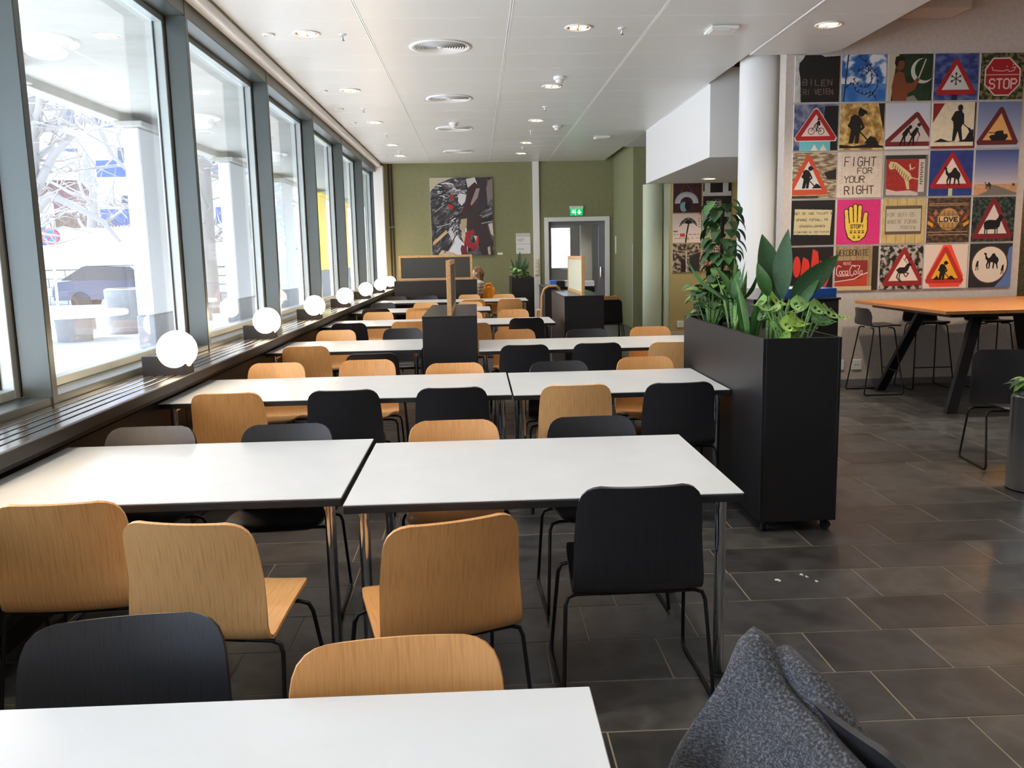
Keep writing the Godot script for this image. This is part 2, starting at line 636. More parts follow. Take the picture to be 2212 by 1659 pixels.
# bare tree: trunk and limbs from a seeded walk
func bare_tree(nm, label, pos, h, sd, m, lean = Vector3.ZERO, density = 1.0):
	var rg = RandomNumberGenerator.new()
	rg.seed = sd
	var t = thing(nm, label, "tree", pos, 0, "bare trees beyond the window")
	var tr = st()
	var top = v3(0, h * 0.55, 0) + lean
	tube(tr, [v3(0, -0.3, 0), v3(0, h * 0.2, 0) + lean * 0.2, v3(0, h * 0.4, 0) + lean * 0.6, top], [h * 0.035, h * 0.028, h * 0.024, h * 0.017], 9)
	part(t, "trunk", tr, m)
	var twigs = st()
	for k in int(9 * density):
		var f = rg.randf_range(0.35, 1.0)
		var a0 = v3(0, h * 0.55 * f, 0) + lean * f
		var an = rg.randf() * TAU
		var ln_ = h * rg.randf_range(0.25, 0.5)
		var dir = v3(cos(an), rg.randf_range(0.1, 0.9), sin(an)).normalized()
		var pts = [a0]
		var rr = [h * 0.011]
		for q in 5:
			dir = (dir + v3(rg.randf_range(-0.4, 0.4), rg.randf_range(-0.35, 0.3), rg.randf_range(-0.4, 0.4))).normalized()
			pts.append(pts[-1] + dir * ln_ / 5.0)
			rr.append(h * 0.011 * (1.0 - 0.17 * (q + 1)))
		var bs = st()
		tube(bs, pts, rr, 6)
		part(t, "branch", bs, m)
		for q in int(26 * density):
			var u = rg.randi_range(1, 5)
			var p0 = pts[u].lerp(pts[u - 1], rg.randf())
			var d2 = v3(rg.randf_range(-1, 1), rg.randf_range(-0.5, 1), rg.randf_range(-1, 1)).normalized()
			var d3 = (d2 + v3(rg.randf_range(-0.7, 0.7), rg.randf_range(-0.7, 0.5), rg.randf_range(-0.7, 0.7))).normalized()
			var l2 = h * rg.randf_range(0.05, 0.16)
			tube(twigs, [p0, p0 + d2 * l2 * 0.5, p0 + d2 * l2 * 0.5 + d3 * l2 * 0.5], [h * 0.003, h * 0.002, h * 0.001], 4, false)
	var tw = part(t, "twigs", twigs, m)
	tw.set_meta("kind", "stuff")
	return t
# smooth body from tapered bones: [a, ra, b, rb]
func flesh(bones, cell, k):
	var s = st()
	var lo = Vector3.ONE * 1e9
	var hi = -lo
	for b in bones:
		var r = max(b[1], b[3]) + cell * 2 + k
		lo = lo.min(b[0] - Vector3.ONE * r).min(b[2] - Vector3.ONE * r)
		hi = hi.max(b[0] + Vector3.ONE * r).max(b[2] + Vector3.ONE * r)
	var n = Vector3i(((hi - lo) / cell).ceil()) + Vector3i.ONE
	var F = PackedFloat32Array()
	F.resize(n.x * n.y * n.z)
	F.fill(1.0)
	for b in bones:
		var r = max(b[1], b[3]) + k * 2 + cell * 2
		var i0 = Vector3i(((b[0].min(b[2]) - Vector3.ONE * r - lo) / cell).floor()).clamp(Vector3i.ZERO, n - Vector3i.ONE)
		var i1 = Vector3i(((b[0].max(b[2]) + Vector3.ONE * r - lo) / cell).ceil()).clamp(Vector3i.ZERO, n - Vector3i.ONE)
		var ab = b[2] - b[0]
		var l2 = max(ab.length_squared(), 1e-9)
		for z in range(i0.z, i1.z + 1):
			for y in range(i0.y, i1.y + 1):
				for x in range(i0.x, i1.x + 1):
					var p = lo + Vector3(x, y, z) * cell
					var t = clampf((p - b[0]).dot(ab) / l2, 0.0, 1.0)
					var d = p.distance_to(b[0] + ab * t) - lerpf(b[1], b[3], t)
					var id = x + n.x * (y + n.y * z)
					var f = F[id]
					var h = maxf(k - absf(f - d), 0.0) / k
					F[id] = minf(f, d) - h * h * k * 0.25
	var V = {}
	var cr = [0, 1, n.x, n.x + 1, n.x * n.y, n.x * n.y + 1, n.x * n.y + n.x, n.x * n.y + n.x + 1]
	var vert = func(x, y, z):
		var id = x + n.x * (y + n.y * z)
		if V.has(id):
			return V[id]
		var sum = Vector3.ZERO
		var c = 0
		for e in [[0, 1], [2, 3], [4, 5], [6, 7], [0, 2], [1, 3], [4, 6], [5, 7], [0, 4], [1, 5], [2, 6], [3, 7]]:
			var f0 = F[id + cr[e[0]]]
			var f1 = F[id + cr[e[1]]]
			if (f0 < 0) != (f1 < 0):
				var t = f0 / (f0 - f1)
				var pa = Vector3(e[0] & 1, (e[0] >> 1) & 1, (e[0] >> 2) & 1)
				var pb = Vector3(e[1] & 1, (e[1] >> 1) & 1, (e[1] >> 2) & 1)
				sum += pa.lerp(pb, t)
				c += 1
		V[id] = lo + (Vector3(x, y, z) + sum / max(c, 1)) * cell
		return V[id]
	s.set_smooth_group(1)
	for z in range(1, n.z - 1):
		for y in range(1, n.y - 1):
			for x in range(1, n.x - 1):
				var id = x + n.x * (y + n.y * z)
				var f = F[id]
				if f > cell * 2 or f < -cell * 2:
					continue
				if (f < 0) != (F[id + 1] < 0):
					fc(s, [vert.call(x, y - 1, z - 1), vert.call(x, y, z - 1), vert.call(x, y, z), vert.call(x, y - 1, z)], v3(1 if f < 0 else -1, 0, 0))
				if (f < 0) != (F[id + n.x] < 0):
					fc(s, [vert.call(x - 1, y, z - 1), vert.call(x, y, z - 1), vert.call(x, y, z), vert.call(x - 1, y, z)], v3(0, 1 if f < 0 else -1, 0))
				if (f < 0) != (F[id + n.x * n.y] < 0):
					fc(s, [vert.call(x - 1, y - 1, z), vert.call(x, y - 1, z), vert.call(x, y, z), vert.call(x - 1, y, z)], v3(0, 0, 1 if f < 0 else -1))
	return s

# ---------------------------------------------------------------- the prints on the walls
func digger(x, y, k, col, flip = 1.0):
	# a man bent over a shovel, k = scale
	var P = func(a):
		var r = []
		for i in range(0, a.size(), 2):
			r.append(x + a[i] * k * flip)
			r.append(y + a[i + 1] * k)
		return r
	var h = P.call([6, -38])
	ci(h[0], h[1], 4.6 * k, col)
	pg(P.call([8, -42, 13, -37, 8, -36]), col)
	pg(P.call([-8, -33, -3, -36, 3, -34, 6, -28, 5, -16, -7, -16, -9, -24]), col)
	pg(P.call([-7, -17, 0, -17, -4, 0, -10, 0]), col)
	pg(P.call([-1, -17, 5, -17, 4, -8, 3, 0, -2, 0]), col)
	ln(P.call([-5, -31, -10, -22, -3, -18]), 3.2 * k, col)
	ln(P.call([4, -30, 9, -20, 4, -16]), 3.0 * k, col)
	ln(P.call([-1, -20, 16, -3]), 1.8 * k, col)
	pg(P.call([10, 0, 18, -9, 22, -8, 30, 0]), col)
func camel(x, y, k, col):
	var a = [-22, -24, -19, -27, -15, -25, -14, -18, -10, -13, -5, -16, 0, -24, 5, -25, 9, -18, 14, -14, 16, -8, 13, 0, 15, 12, 12, 12, 10, 2, 6, -2, 4, 12, 1, 12, 2, -3, -4, -4, -6, 12, -9, 12, -8, -3, -12, 4, -10, 12, -13, 12, -15, 3, -12, -6, -17, -12, -18, -21]
	var p = []
	for i in range(0, a.size(), 2):
		p.append(x + a[i] * k)
		p.append(y + a[i + 1] * k)
	pg(p, col)
const RED := Color(0.70, 0.13, 0.13)
const INK := Color(0.07, 0.07, 0.07)
const PAPER := Color(0.90, 0.84, 0.78)
func print_art(n):
	page(192, 192, Color.WHITE)
	match n:
		"shirt":
			I.fill(C(205, 205, 195))
			nz(C(190, 190, 180), C(214, 214, 206), 1, 1, 3)
			pg([9, 17, 18, 7, 22, 0, 58, 0, 66, 4, 100, 2, 100, 100, 14, 100, 12, 50, 8, 30], C(27, 27, 25))
			tx("BILEN", 18, 52, 9, 12, 5, 2.0, C(128, 100, 92), 0.0, 1.0)
			tx("RI VEIEN", 19, 72, 7, 11, 1.5, 1.8, C(128, 100, 92), 0.0, 1.0)
		"lights":
			nz(C(44, 98, 166), C(226, 230, 234), 0.45, 0.6, 7, 0, 0, 100, 62, 2.2)
			nz(C(46, 104, 178), C(84, 136, 196), 0.4, 0.6, 9, 0, 62, 100, 100, 1.2)
			ln([14, 0, 6, 100], 3, C(35, 45, 70))
			for q in [[[34, 2, 60, 20, 78, 42, 82, 66, 72, 84, 60, 92], 9], [[25, 50, 40, 68, 58, 70, 68, 58, 66, 38, 52, 20], 9], [[8, 72, 24, 60, 34, 78, 52, 86, 68, 80, 80, 96], 8], [[34, 36, 50, 28, 62, 34, 50, 46, 42, 44], 6]]:
				ln(q[0], 1.4, C(22, 30, 52))
				for i in range(0, q[0].size() - 2, 2):
					for t in [0.2, 0.7]:
						var x = lerp(float(q[0][i]), float(q[0][i + 2]), t)
						var y = lerp(float(q[0][i + 1]), float(q[0][i + 3]), t)
						ln([x, y, x + 2, y - 4], 2.2, INK)
		"man":
			nz(C(40, 62, 40), C(24, 48, 30), 1, 1, 5)
			pg([0, 0, 24, 0, 16, 30, 8, 100, 0, 100], C(196, 190, 158))
			var mo = C(205, 208, 190)
			ci(78, 36, 27, mo)
			ci(84, 33, 24, C(30, 56, 34))
			pg([12, 100, 9, 70, 14, 44, 24, 36, 36, 40, 42, 62, 56, 62, 66, 50, 72, 54, 62, 76, 46, 84, 44, 100], C(132, 70, 42))
			ci(26, 22, 10.5, C(118, 74, 50), 13)
			pg([14, 20, 16, 6, 30, 2, 38, 8, 36, 14, 24, 14, 20, 28], C(24, 20, 18))
			ln([70, 50, 84, 12], 3, C(200, 200, 170))
			pg([44, 92, 60, 88, 70, 100, 44, 100], C(140, 140, 130))
		"snow":
			nz(C(36, 50, 112), C(96, 116, 165), 0.6, 0.9, 8, 0, 0, 100, 100, 1.1)
			rc(42, 86, 12, 14, C(30, 42, 70))
			tri_sign(50, 12, 42, 86, C(178, 34, 34), C(214, 216, 208))
			for i in 6:
				var a = TAU * i / 6.0 + PI / 6
				var ux = cos(a)
				var uy = sin(a)
				ln([50, 54, 50 + 13 * ux, 54 + 13 * uy], 1.6, INK)
				for g in [-0.5, 0.5]:
					ln([50 + 8 * ux, 54 + 8 * uy, 50 + 8 * ux + 5 * cos(a + g), 54 + 8 * uy + 5 * sin(a + g)], 1.3, INK)
		"stop":
			nz(C(28, 34, 22), C(128, 124, 74), 1.6, 1.6, 4, 0, 0, 100, 100, 1.7)
			var oc = [28, 10, 66, 10, 92, 34, 92, 68, 68, 92, 34, 92, 10, 68, 10, 34]
			pg(oc, PAPER)
			pg([29, 13, 65, 13, 89, 36, 89, 67, 67, 89, 35, 89, 13, 67, 13, 36], C(172, 28, 34))
			rc(13, 46, 76, 1.4, PAPER)
			tx("STOP", 22, 56, 12, 20, 4.5, 3.4, C(230, 205, 190))
			ln([26, 30, 28, 37, 50, 39, 62, 36, 66, 40, 76, 38, 80, 30, 72, 32], 2.2, C(220, 180, 170))
			ci(60, 29, 1.4, PAPER)
			ci(74, 25, 1.4, PAPER)
		"bicycle":
			nz(C(60, 72, 110), C(150, 155, 168), 0.7, 0.8, 6)
			pg([70, 4, 100, 4, 100, 100, 82, 100, 66, 40], C(25, 25, 25))
			rc(14, 80, 70, 20, C(110, 190, 200))
			pg([40, 100, 48, 86, 56, 100], PAPER)
			pg([60, 100, 68, 86, 76, 100], PAPER)
			tri_sign(50, 8, 46, 78, PAPER, PAPER)
			tri_sign(50, 11, 43, 76, C(178, 32, 36), C(236, 214, 200))
			for q in [40, 62]:
				ci(q, 58, 7.4, INK)
				ci(q, 58, 6.2, C(236, 214, 200))
			ln([40, 58, 46, 48, 56, 58, 62, 58, 54, 48, 46, 48], 1.3, INK)
			pg([52, 46, 60, 46, 60, 38, 56, 34, 53, 38], INK)
			ln([54, 39, 47, 46], 2, INK)
			ln([54, 46, 51, 58], 2.6, INK)
			ci(56, 32, 2.6, INK)
		"yellow_digger":
			nz(C(226, 198, 128), C(150, 106, 44), 0.8, 0.8, 12, 0, 0, 100, 100, 1.2)
			pg([86, 0, 100, 0, 100, 60, 92, 30], C(38, 30, 22))
			pg([0, 88, 30, 92, 60, 88, 70, 72, 82, 74, 90, 90, 100, 92, 100, 96, 0, 96], C(30, 26, 22))
			digger(38, 86, 1.75, C(26, 24, 22))
			pg([44, 8, 60, 16, 62, 24, 52, 20, 44, 28, 42, 16], C(26, 24, 22))
		"elderly":
			ramp(C(196, 204, 216), C(224, 220, 214))
			tri_sign(58, 20, 62, 92, C(112, 34, 32), C(200, 188, 178), 12)
			for q in [[42, 1.0], [62, 1.1]]:
				var x = q[0]
				ci(x + 14, 52 / q[1], 4.2, INK)
				pg([x - 4, 66, x + 8, 52, x + 14, 56, x + 6, 72, x - 2, 74], INK)
				ln([x, 72, x - 8, 90], 4, INK)
				ln([x + 2, 72, x + 2, 90], 4, INK)
				ln([x + 10, 58, x + 16, 70], 2.6, INK)
			ln([78, 68, 70, 90], 1.2, INK)
		"suit_digger":
			nz(C(232, 220, 190), C(222, 208, 178), 1, 1, 2)
			pg([2, 2, 28, 2, 2, 44], C(136, 38, 34))
			rc(0, 95, 100, 5, C(130, 36, 34))
			rc(97, 0, 3, 100, C(60, 30, 30))
			pg([6, 86, 22, 78, 40, 84, 60, 86, 78, 80, 88, 62, 96, 58, 97, 86], INK)
			ci(64, 12, 6, INK, 7)
			pg([52, 20, 60, 18, 68, 18, 72, 28, 70, 50, 68, 54, 50, 54, 48, 34], INK)
			ln([52, 24, 46, 36, 50, 40], 4, INK)
			ln([71, 26, 72, 46], 4, INK)
			pg([50, 54, 68, 54, 72, 84, 66, 84, 60, 62, 54, 84, 48, 84], INK)
			ln([68, 44, 86, 58], 2, INK)
			pg([82, 55, 88, 56, 92, 62, 86, 63], INK)
		"tank":
			ramp(C(112, 128, 168), C(176, 178, 190))
			tri_sign(48, 12, 45, 92, C(98, 30, 30), C(226, 168, 98), 6)
			pg([28, 76, 34, 72, 70, 70, 72, 76, 66, 84, 36, 85], INK)
			pg([40, 72, 44, 64, 60, 62, 62, 71], INK)
			ln([28, 67, 46, 68], 1.8, INK)
		"roadworks":
			nz(C(196, 176, 146), C(110, 94, 74), 0.7, 2.6, 14, 0, 0, 100, 100, 1.5)
			pg([72, 44, 100, 36, 100, 60, 80, 58], C(40, 36, 32))
			tri_sign(36, 5, 42, 90, C(196, 74, 46), C(204, 202, 194))
			digger(34, 78, 1.15, INK)
			rc(0, 93, 100, 1.5, C(180, 150, 100))
			rc(0, 95, 60, 5, C(60, 52, 46))
		"fight":
			nz(C(222, 208, 190), C(212, 196, 176), 1, 1, 15)
			for i in 11:
				ci(8, 12 + i * 8, 0.7, C(120, 90, 60))
				ci(91, 12 + i * 8, 0.7, C(120, 90, 60))
			tx("FIGHT", 14, 12, 10.5, 19, 4.5, 2.0, C(58, 40, 24), 0.05, 0.8)
			tx("FOR", 44, 35, 9, 12, 3, 1.6, C(58, 40, 24))
			tx("YOUR", 14, 53, 9.5, 14, 2.5, 1.8, C(58, 40, 24), 0.05)
			tx("RIGHT", 16, 75, 10.5, 17, 3.5, 2.2, C(58, 40, 24), -0.05, 0.8)
		"tiger":
			I.fill(C(120, 116, 108))
			rc(0, 0, 100, 8, C(200, 196, 188))
			rc(4, 9, 92, 8, C(52, 50, 48))
			nz(C(176, 52, 42), C(150, 40, 36), 2, 2, 17, 6, 18, 80, 88)
			rc(80, 18, 14, 72, C(204, 196, 184))
			pg([6, 82, 30, 88, 60, 86, 80, 92, 80, 98, 6, 96], C(200, 190, 176))
			pg([14, 22, 28, 24, 44, 36, 60, 48, 66, 60, 58, 64, 60, 84, 54, 84, 48, 62, 38, 52, 26, 38, 14, 40, 10, 32], C(216, 196, 140))
			for i in 8:
				ln([22 + i * 5, 26 + i * 4.2, 20 + i * 5, 36 + i * 4.2], 1.2, INK)
			ln([64, 58, 78, 62, 84, 56], 2.2, C(216, 196, 140))
			ln([58, 32, 64, 40, 70, 36], 2, PAPER)
			ln([60, 28, 60, 42], 1.8, PAPER)
			for i in 5:
				ln([84, 26 + i * 10, 91, 27 + i * 10], 1.3, INK)
				ln([87, 27 + i * 10, 84, 32 + i * 10, 90, 33 + i * 10], 1.3, INK)
		"camel":
			nz(C(34, 52, 116), C(46, 66, 134), 1, 1, 18)
			rc(46, 84, 9, 16, C(196, 200, 150))
			tri_sign(52, 4, 46, 82, C(160, 30, 34), C(230, 214, 200))
			camel(56, 64, 1.05, INK)
		"desert":
			ramp(C(62, 80, 140), C(196, 184, 184), 0, 76)
			nz(C(206, 160, 120), C(190, 138, 98), 1, 3, 19, 0, 76, 100, 100)
			pg([40, 78, 50, 78, 100, 96, 100, 100, 10, 100, 30, 92], C(120, 110, 100))
			camel(34, 82, 0.42, C(40, 32, 26))
			camel(92, 79, 0.2, C(40, 32, 26))
		"handball":
			I.fill(C(30, 28, 26))
			pg([8, 19, 94, 22, 90, 78, 6, 76], C(204, 190, 148))
			tx("DET ER IKKE TILLATT Å", 9, 27, 2.9, 5, 1.15, 0.9, C(80, 64, 40))
			tx("SPARKE FOTBALL PÅ", 12, 41, 3.1, 5, 1.2, 0.9, C(80, 64, 40))
			tx("HÅNDBALLBANEN", 18, 55, 3.3, 5, 1.4, 0.9, C(80, 64, 40))
			tx("BÆRUM PARK OG IDRETTSVESEN", 8, 69, 2.2, 3.2, 0.9, 0.7, C(90, 74, 50))
		"hand":
			I.fill(C(214, 52, 120))
			nz(C(218, 54, 124), C(208, 48, 114), 3, 3, 21)
			for pass_ in 2:
				var e = 1.8 if pass_ == 0 else 0.0
				var c = INK if pass_ == 0 else C(230, 196, 76)
				for f in [[22, 26, 27, 60], [32, 20, 35, 60], [42, 15, 43, 60], [53, 17, 52, 60], [67, 33, 62, 66]]:
					ln(f, 8.4 + 2 * e, c)
				pg([19 - e, 40, 30, 52, 58, 52, 71 + e, 44, 71 + e, 68, 66 + e, 82 + e, 54, 92 + e, 40, 93 + e, 28 - e, 84 + e, 21 - e, 64], c)
			for f in [[27, 30, 30, 52], [38, 22, 39, 50], [48, 18, 48, 49], [58, 28, 57, 50]]:
				ln(f, 2.0, INK)
			tx("STOP!", 33, 56, 4.4, 8, 2.0, 1.6, C(50, 34, 20))
			for q in [[32, 68], [41, 68], [50, 68], [59, 68], [39, 79], [50, 79]]:
				ln([q[0] - 1, q[1] + 2, q[0] + 6, q[1] + 2], 1, C(50, 34, 20))
				ln([q[0] + 2.5, q[1], q[0] + 2.5, q[1] + 8], 1, C(50, 34, 20))
				ln([q[0] - 0.5, q[1] + 5, q[0] + 5.5, q[1] + 5], 0.9, C(50, 34, 20))
				ln([q[0], q[1] + 8, q[0] + 2.5, q[1] + 5, q[0] + 6, q[1] + 8], 0.9, C(50, 34, 20))
		"shop_sign":
			nz(C(206, 184, 124), C(190, 166, 108), 1, 1, 23)
			for i in 4:
				rc(12 + i * 22, 0, 0.8, 100, C(120, 96, 56))
			rc(8, 16, 84, 64, C(96, 86, 70))
			rc(10, 23, 80, 50, C(196, 190, 168))
			tx("FOR BUTI OS", 13, 31, 4.2, 9, 1.6, 1.0, C(120, 112, 96))
			tx("ARKERE FORAN", 13, 47, 4.2, 9, 1.6, 1.0, C(120, 112, 96))
			tx("PORTEN", 44, 61, 4.2, 8, 1.8, 1.0, C(120, 112, 96))
		"love":
			nz(C(104, 80, 54), C(50, 40, 32), 1.4, 2.4, 24, 0, 0, 100, 100, 1.5)
			for y in [12, 16, 76, 82]:
				rc(4, y, 92, 1.2, C(186, 150, 116))
			for g in [0, 1]:
				var sx = func(x): return x if g == 0 else 100 - x
				pg([sx.call(2), 50, sx.call(16), 58, sx.call(14), 66, sx.call(2), 58], C(220, 156, 40))
				pg([sx.call(4), 38, sx.call(14), 42, sx.call(20), 54, sx.call(8), 48], C(186, 84, 44))
				pg([sx.call(14), 34, sx.call(20), 26, sx.call(26), 34, sx.call(20), 40], C(176, 110, 80))
			ci(50, 48, 25, C(196, 152, 90))
			for i in 5:
				ln([30 + i * 10, 28, 30 + i * 10, 68], 0.8, C(70, 48, 30))
				ln([26, 29 + i * 3.2, 74, 29 + i * 3.2], 0.7, C(70, 48, 30))
				ln([26, 57 + i * 3.2, 74, 57 + i * 3.2], 0.7, C(70, 48, 30))
			rc(25, 42, 50, 13, C(214, 186, 140))
			tx("LOVE", 29, 44, 8, 9, 3.5, 2.8, C(44, 26, 18))
		"sheep":
			nz(C(18, 28, 24), C(72, 84, 74), 1.6, 1.6, 25, 0, 0, 100, 100, 1.5)
			tri_sign(50, 2, 44, 92, C(122, 32, 36), C(222, 206, 196))
			pg([29, 68, 29, 58, 33, 53, 42, 51, 56, 52, 61, 47, 64, 40, 69, 40, 75, 47, 71, 50, 68, 56, 66, 66, 60, 72, 34, 73], INK)
			for x in [32, 37, 56, 61]:
				ln([x, 70, x, 82], 2.2, INK)
		"red_bars":
			I.fill(C(30, 25, 24))
			ci(16, 44, 9, C(216, 52, 40), 24)
			for q in [[30, 22], [52, 4], [70, 30]]:
				pg([q[0], q[1], q[0] + 12, q[1] + 6, q[0] + 16, 40, q[0] + 8, 96, q[0] - 8, 98, q[0] - 4, 52], C(216, 52, 40))
			pg([92, 24, 100, 20, 100, 50, 82, 98, 70, 98], C(216, 52, 40))
		"cola":
			nz(C(150, 128, 92), C(176, 152, 112), 1, 0.4, 26)
			rc(86, 0, 14, 100, C(44, 40, 32))
			for i in 6:
				rc(4 + i * 15, 0, 0.7, 100, C(110, 90, 60))
			tx("HEKOBONITE", 4, 8, 5.8, 13, 1.6, 1.5, C(64, 50, 34))
			rc(0, 32, 76, 58, C(138, 44, 38))
			pg([0, 82, 30, 78, 56, 74, 76, 60, 76, 90, 0, 90], C(186, 66, 46))
			tx("NUVO", 20, 35, 3.4, 7, 1.0, 1.0, C(214, 172, 160))
			ln([0, 80, 24, 77, 46, 74, 60, 66, 76, 60], 2.4, C(232, 196, 184))
			ln([14, 46, 8, 43, 4, 50, 4, 62, 9, 67, 34, 66], 2.0, C(232, 196, 184))
			tx("oca", 11, 51, 5.5, 13, 1.6, 1.7, C(232, 196, 184))
			ln([48, 46, 40, 43, 35, 52, 36, 64, 41, 67, 44, 62], 2.0, C(232, 196, 184))
			tx("ola", 45, 51, 5.5, 13, 1.2, 1.7, C(232, 196, 184))
			ln([40, 43, 58, 44, 56, 52], 1.6, C(232, 196, 184))
			rc(0, 91, 86, 9, C(206, 186, 140))
		"deer":
			nz(C(26, 26, 22), C(176, 172, 160), 1.3, 1.3, 27, 0, 0, 100, 100, 2.2)
			tri_sign(56, 6, 46, 90, C(146, 36, 36), C(222, 208, 192))
			pg([38, 56, 46, 50, 58, 50, 64, 42, 70, 40, 76, 44, 70, 47, 66, 58, 58, 64, 46, 64], INK)
			ln([44, 62, 40, 72, 48, 82], 2.4, INK)
			ln([48, 63, 46, 74, 52, 84], 2.2, INK)
			ln([60, 62, 68, 64, 62, 72], 2.2, INK)
			ln([56, 63, 60, 70], 2.2, INK)
			for q in [[64, 40, 58, 34, 60, 26], [58, 34, 54, 30], [60, 30, 64, 26], [67, 40, 70, 32, 68, 26], [70, 33, 74, 30]]:
				ln(q, 1.3, INK)
		"orange_digger":
			I.fill(C(224, 208, 192))
			pg([42, 1, 60, 1, 92, 72, 88, 92, 12, 92, 5, 74], C(236, 84, 54))
			tri_sign(48, 6, 42, 86, C(186, 46, 40), C(230, 172, 52))
			digger(44, 80, 1.0, INK)
			pg([22, 80, 30, 70, 36, 80], INK)
			rc(14, 90, 70, 7, C(240, 76, 56))
		"round_camel":
			I.fill(C(36, 42, 44))
			pg([92, 10, 100, 6, 100, 100, 62, 100, 80, 80], C(92, 120, 170))
			ci(48, 48, 44, C(78, 44, 36))
			ci(48, 48, 41, C(222, 210, 190))
			camel(54, 46, 0.95, INK)
			for q in [[18, 56], [78, 66]]:
				pg([q[0], q[1] - 16, q[0] + 4, q[1] - 18, q[0] + 4, q[1] - 4, q[0] - 3, q[1] - 4], INK)
				ln([q[0], q[1] - 5, q[0] - 2, q[1] + 4], 1.8, INK)
				ln([q[0] + 3, q[1] - 5, q[0] + 3, q[1] + 4], 1.8, INK)
		"wall_find":
			nz(C(82, 44, 46), C(60, 30, 32), 4, 0.3, 31)
			ln([40, 4, 18, 52], 0.9, C(150, 140, 140))
			ln([48, 2, 70, 34], 0.9, C(150, 140, 140))
			for i in 22:
				var a = PI + i * PI / 21.0
				ln([48 + 24 * cos(a), 66 + 22 * sin(a), 48 + 40 * cos(a), 66 + 36 * sin(a)], 4.6, C(196, 198, 202))
			ci(38, 80, 13, C(142, 172, 176), 17)
			ci(52, 76, 10, C(30, 28, 30), 16)
		"facade":
			I.fill(C(38, 32, 28))
			rc(0, 0, 100, 44, C(206, 200, 188))
			rc(26, 0, 44, 32, C(34, 30, 28))
			rc(90, 0, 10, 28, C(34, 30, 28))
			rc(0, 0, 5, 28, C(34, 30, 28))
			rc(38, 56, 26, 1, C(180, 170, 150))
			tx("EROS", 14, 62, 9, 13, 5, 2.6, C(214, 204, 184))
			tx("KRAGE", 16, 80, 7, 9, 3, 2.2, C(214, 204, 184))
		"palm":
			I.fill(C(234, 212, 198))
			ln([46, 98, 50, 66, 56, 34], 5, INK)
			for i in 11:
				var a = PI + 0.1 + i * (PI - 0.2) / 10.0
				ln([55, 34, 55 + 18 * cos(a), 32 + 18 * sin(a), 55 + 31 * cos(a), 44 + 26 * sin(a)], 3, INK)
			rc(26, 68, 17, 11, C(206, 60, 50))
			rc(2, 58, 16, 5, C(130, 124, 118))
			rc(50, 84, 9, 8, C(226, 180, 60))
			for i in 18:
				rc(4 + (i * 37) % 90, 70 + (i * 13) % 26, 6, 3, C(150 + (i * 17) % 60, 130, 124))
			for i in 4:
				ci(93, 18 + i * 9, 2.5, C(206, 110, 100))
		"dusk":
			ramp(C(150, 160, 168), C(216, 186, 130))
			rc(0, 90, 100, 10, C(46, 42, 36))
		"old_boat":
			nz(C(190, 168, 136), C(60, 48, 42), 1.2, 1.2, 37, 0, 0, 100, 100, 2.0)
			for i in 4:
				ln([2, 14 + i * 7, 30, 24 + i * 7, 60, 25 + i * 7, 98, 16 + i * 7], 2.4, C(64, 52, 44) if i % 2 else C(176, 156, 130))
			pg([30, 52, 44, 52, 46, 98, 30, 98], C(48, 36, 34))
			pg([60, 44, 94, 30, 96, 96, 60, 98], C(54, 46, 44))
			ln([49, 30, 50, 98], 4, C(204, 192, 170))
		"stones":
			nz(C(206, 180, 150), C(90, 66, 52), 2.6, 2.6, 38, 0, 0, 100, 100, 2.0)
			pg([14, 66, 30, 74, 60, 72, 60, 84, 20, 82], C(196, 62, 48))
	return I
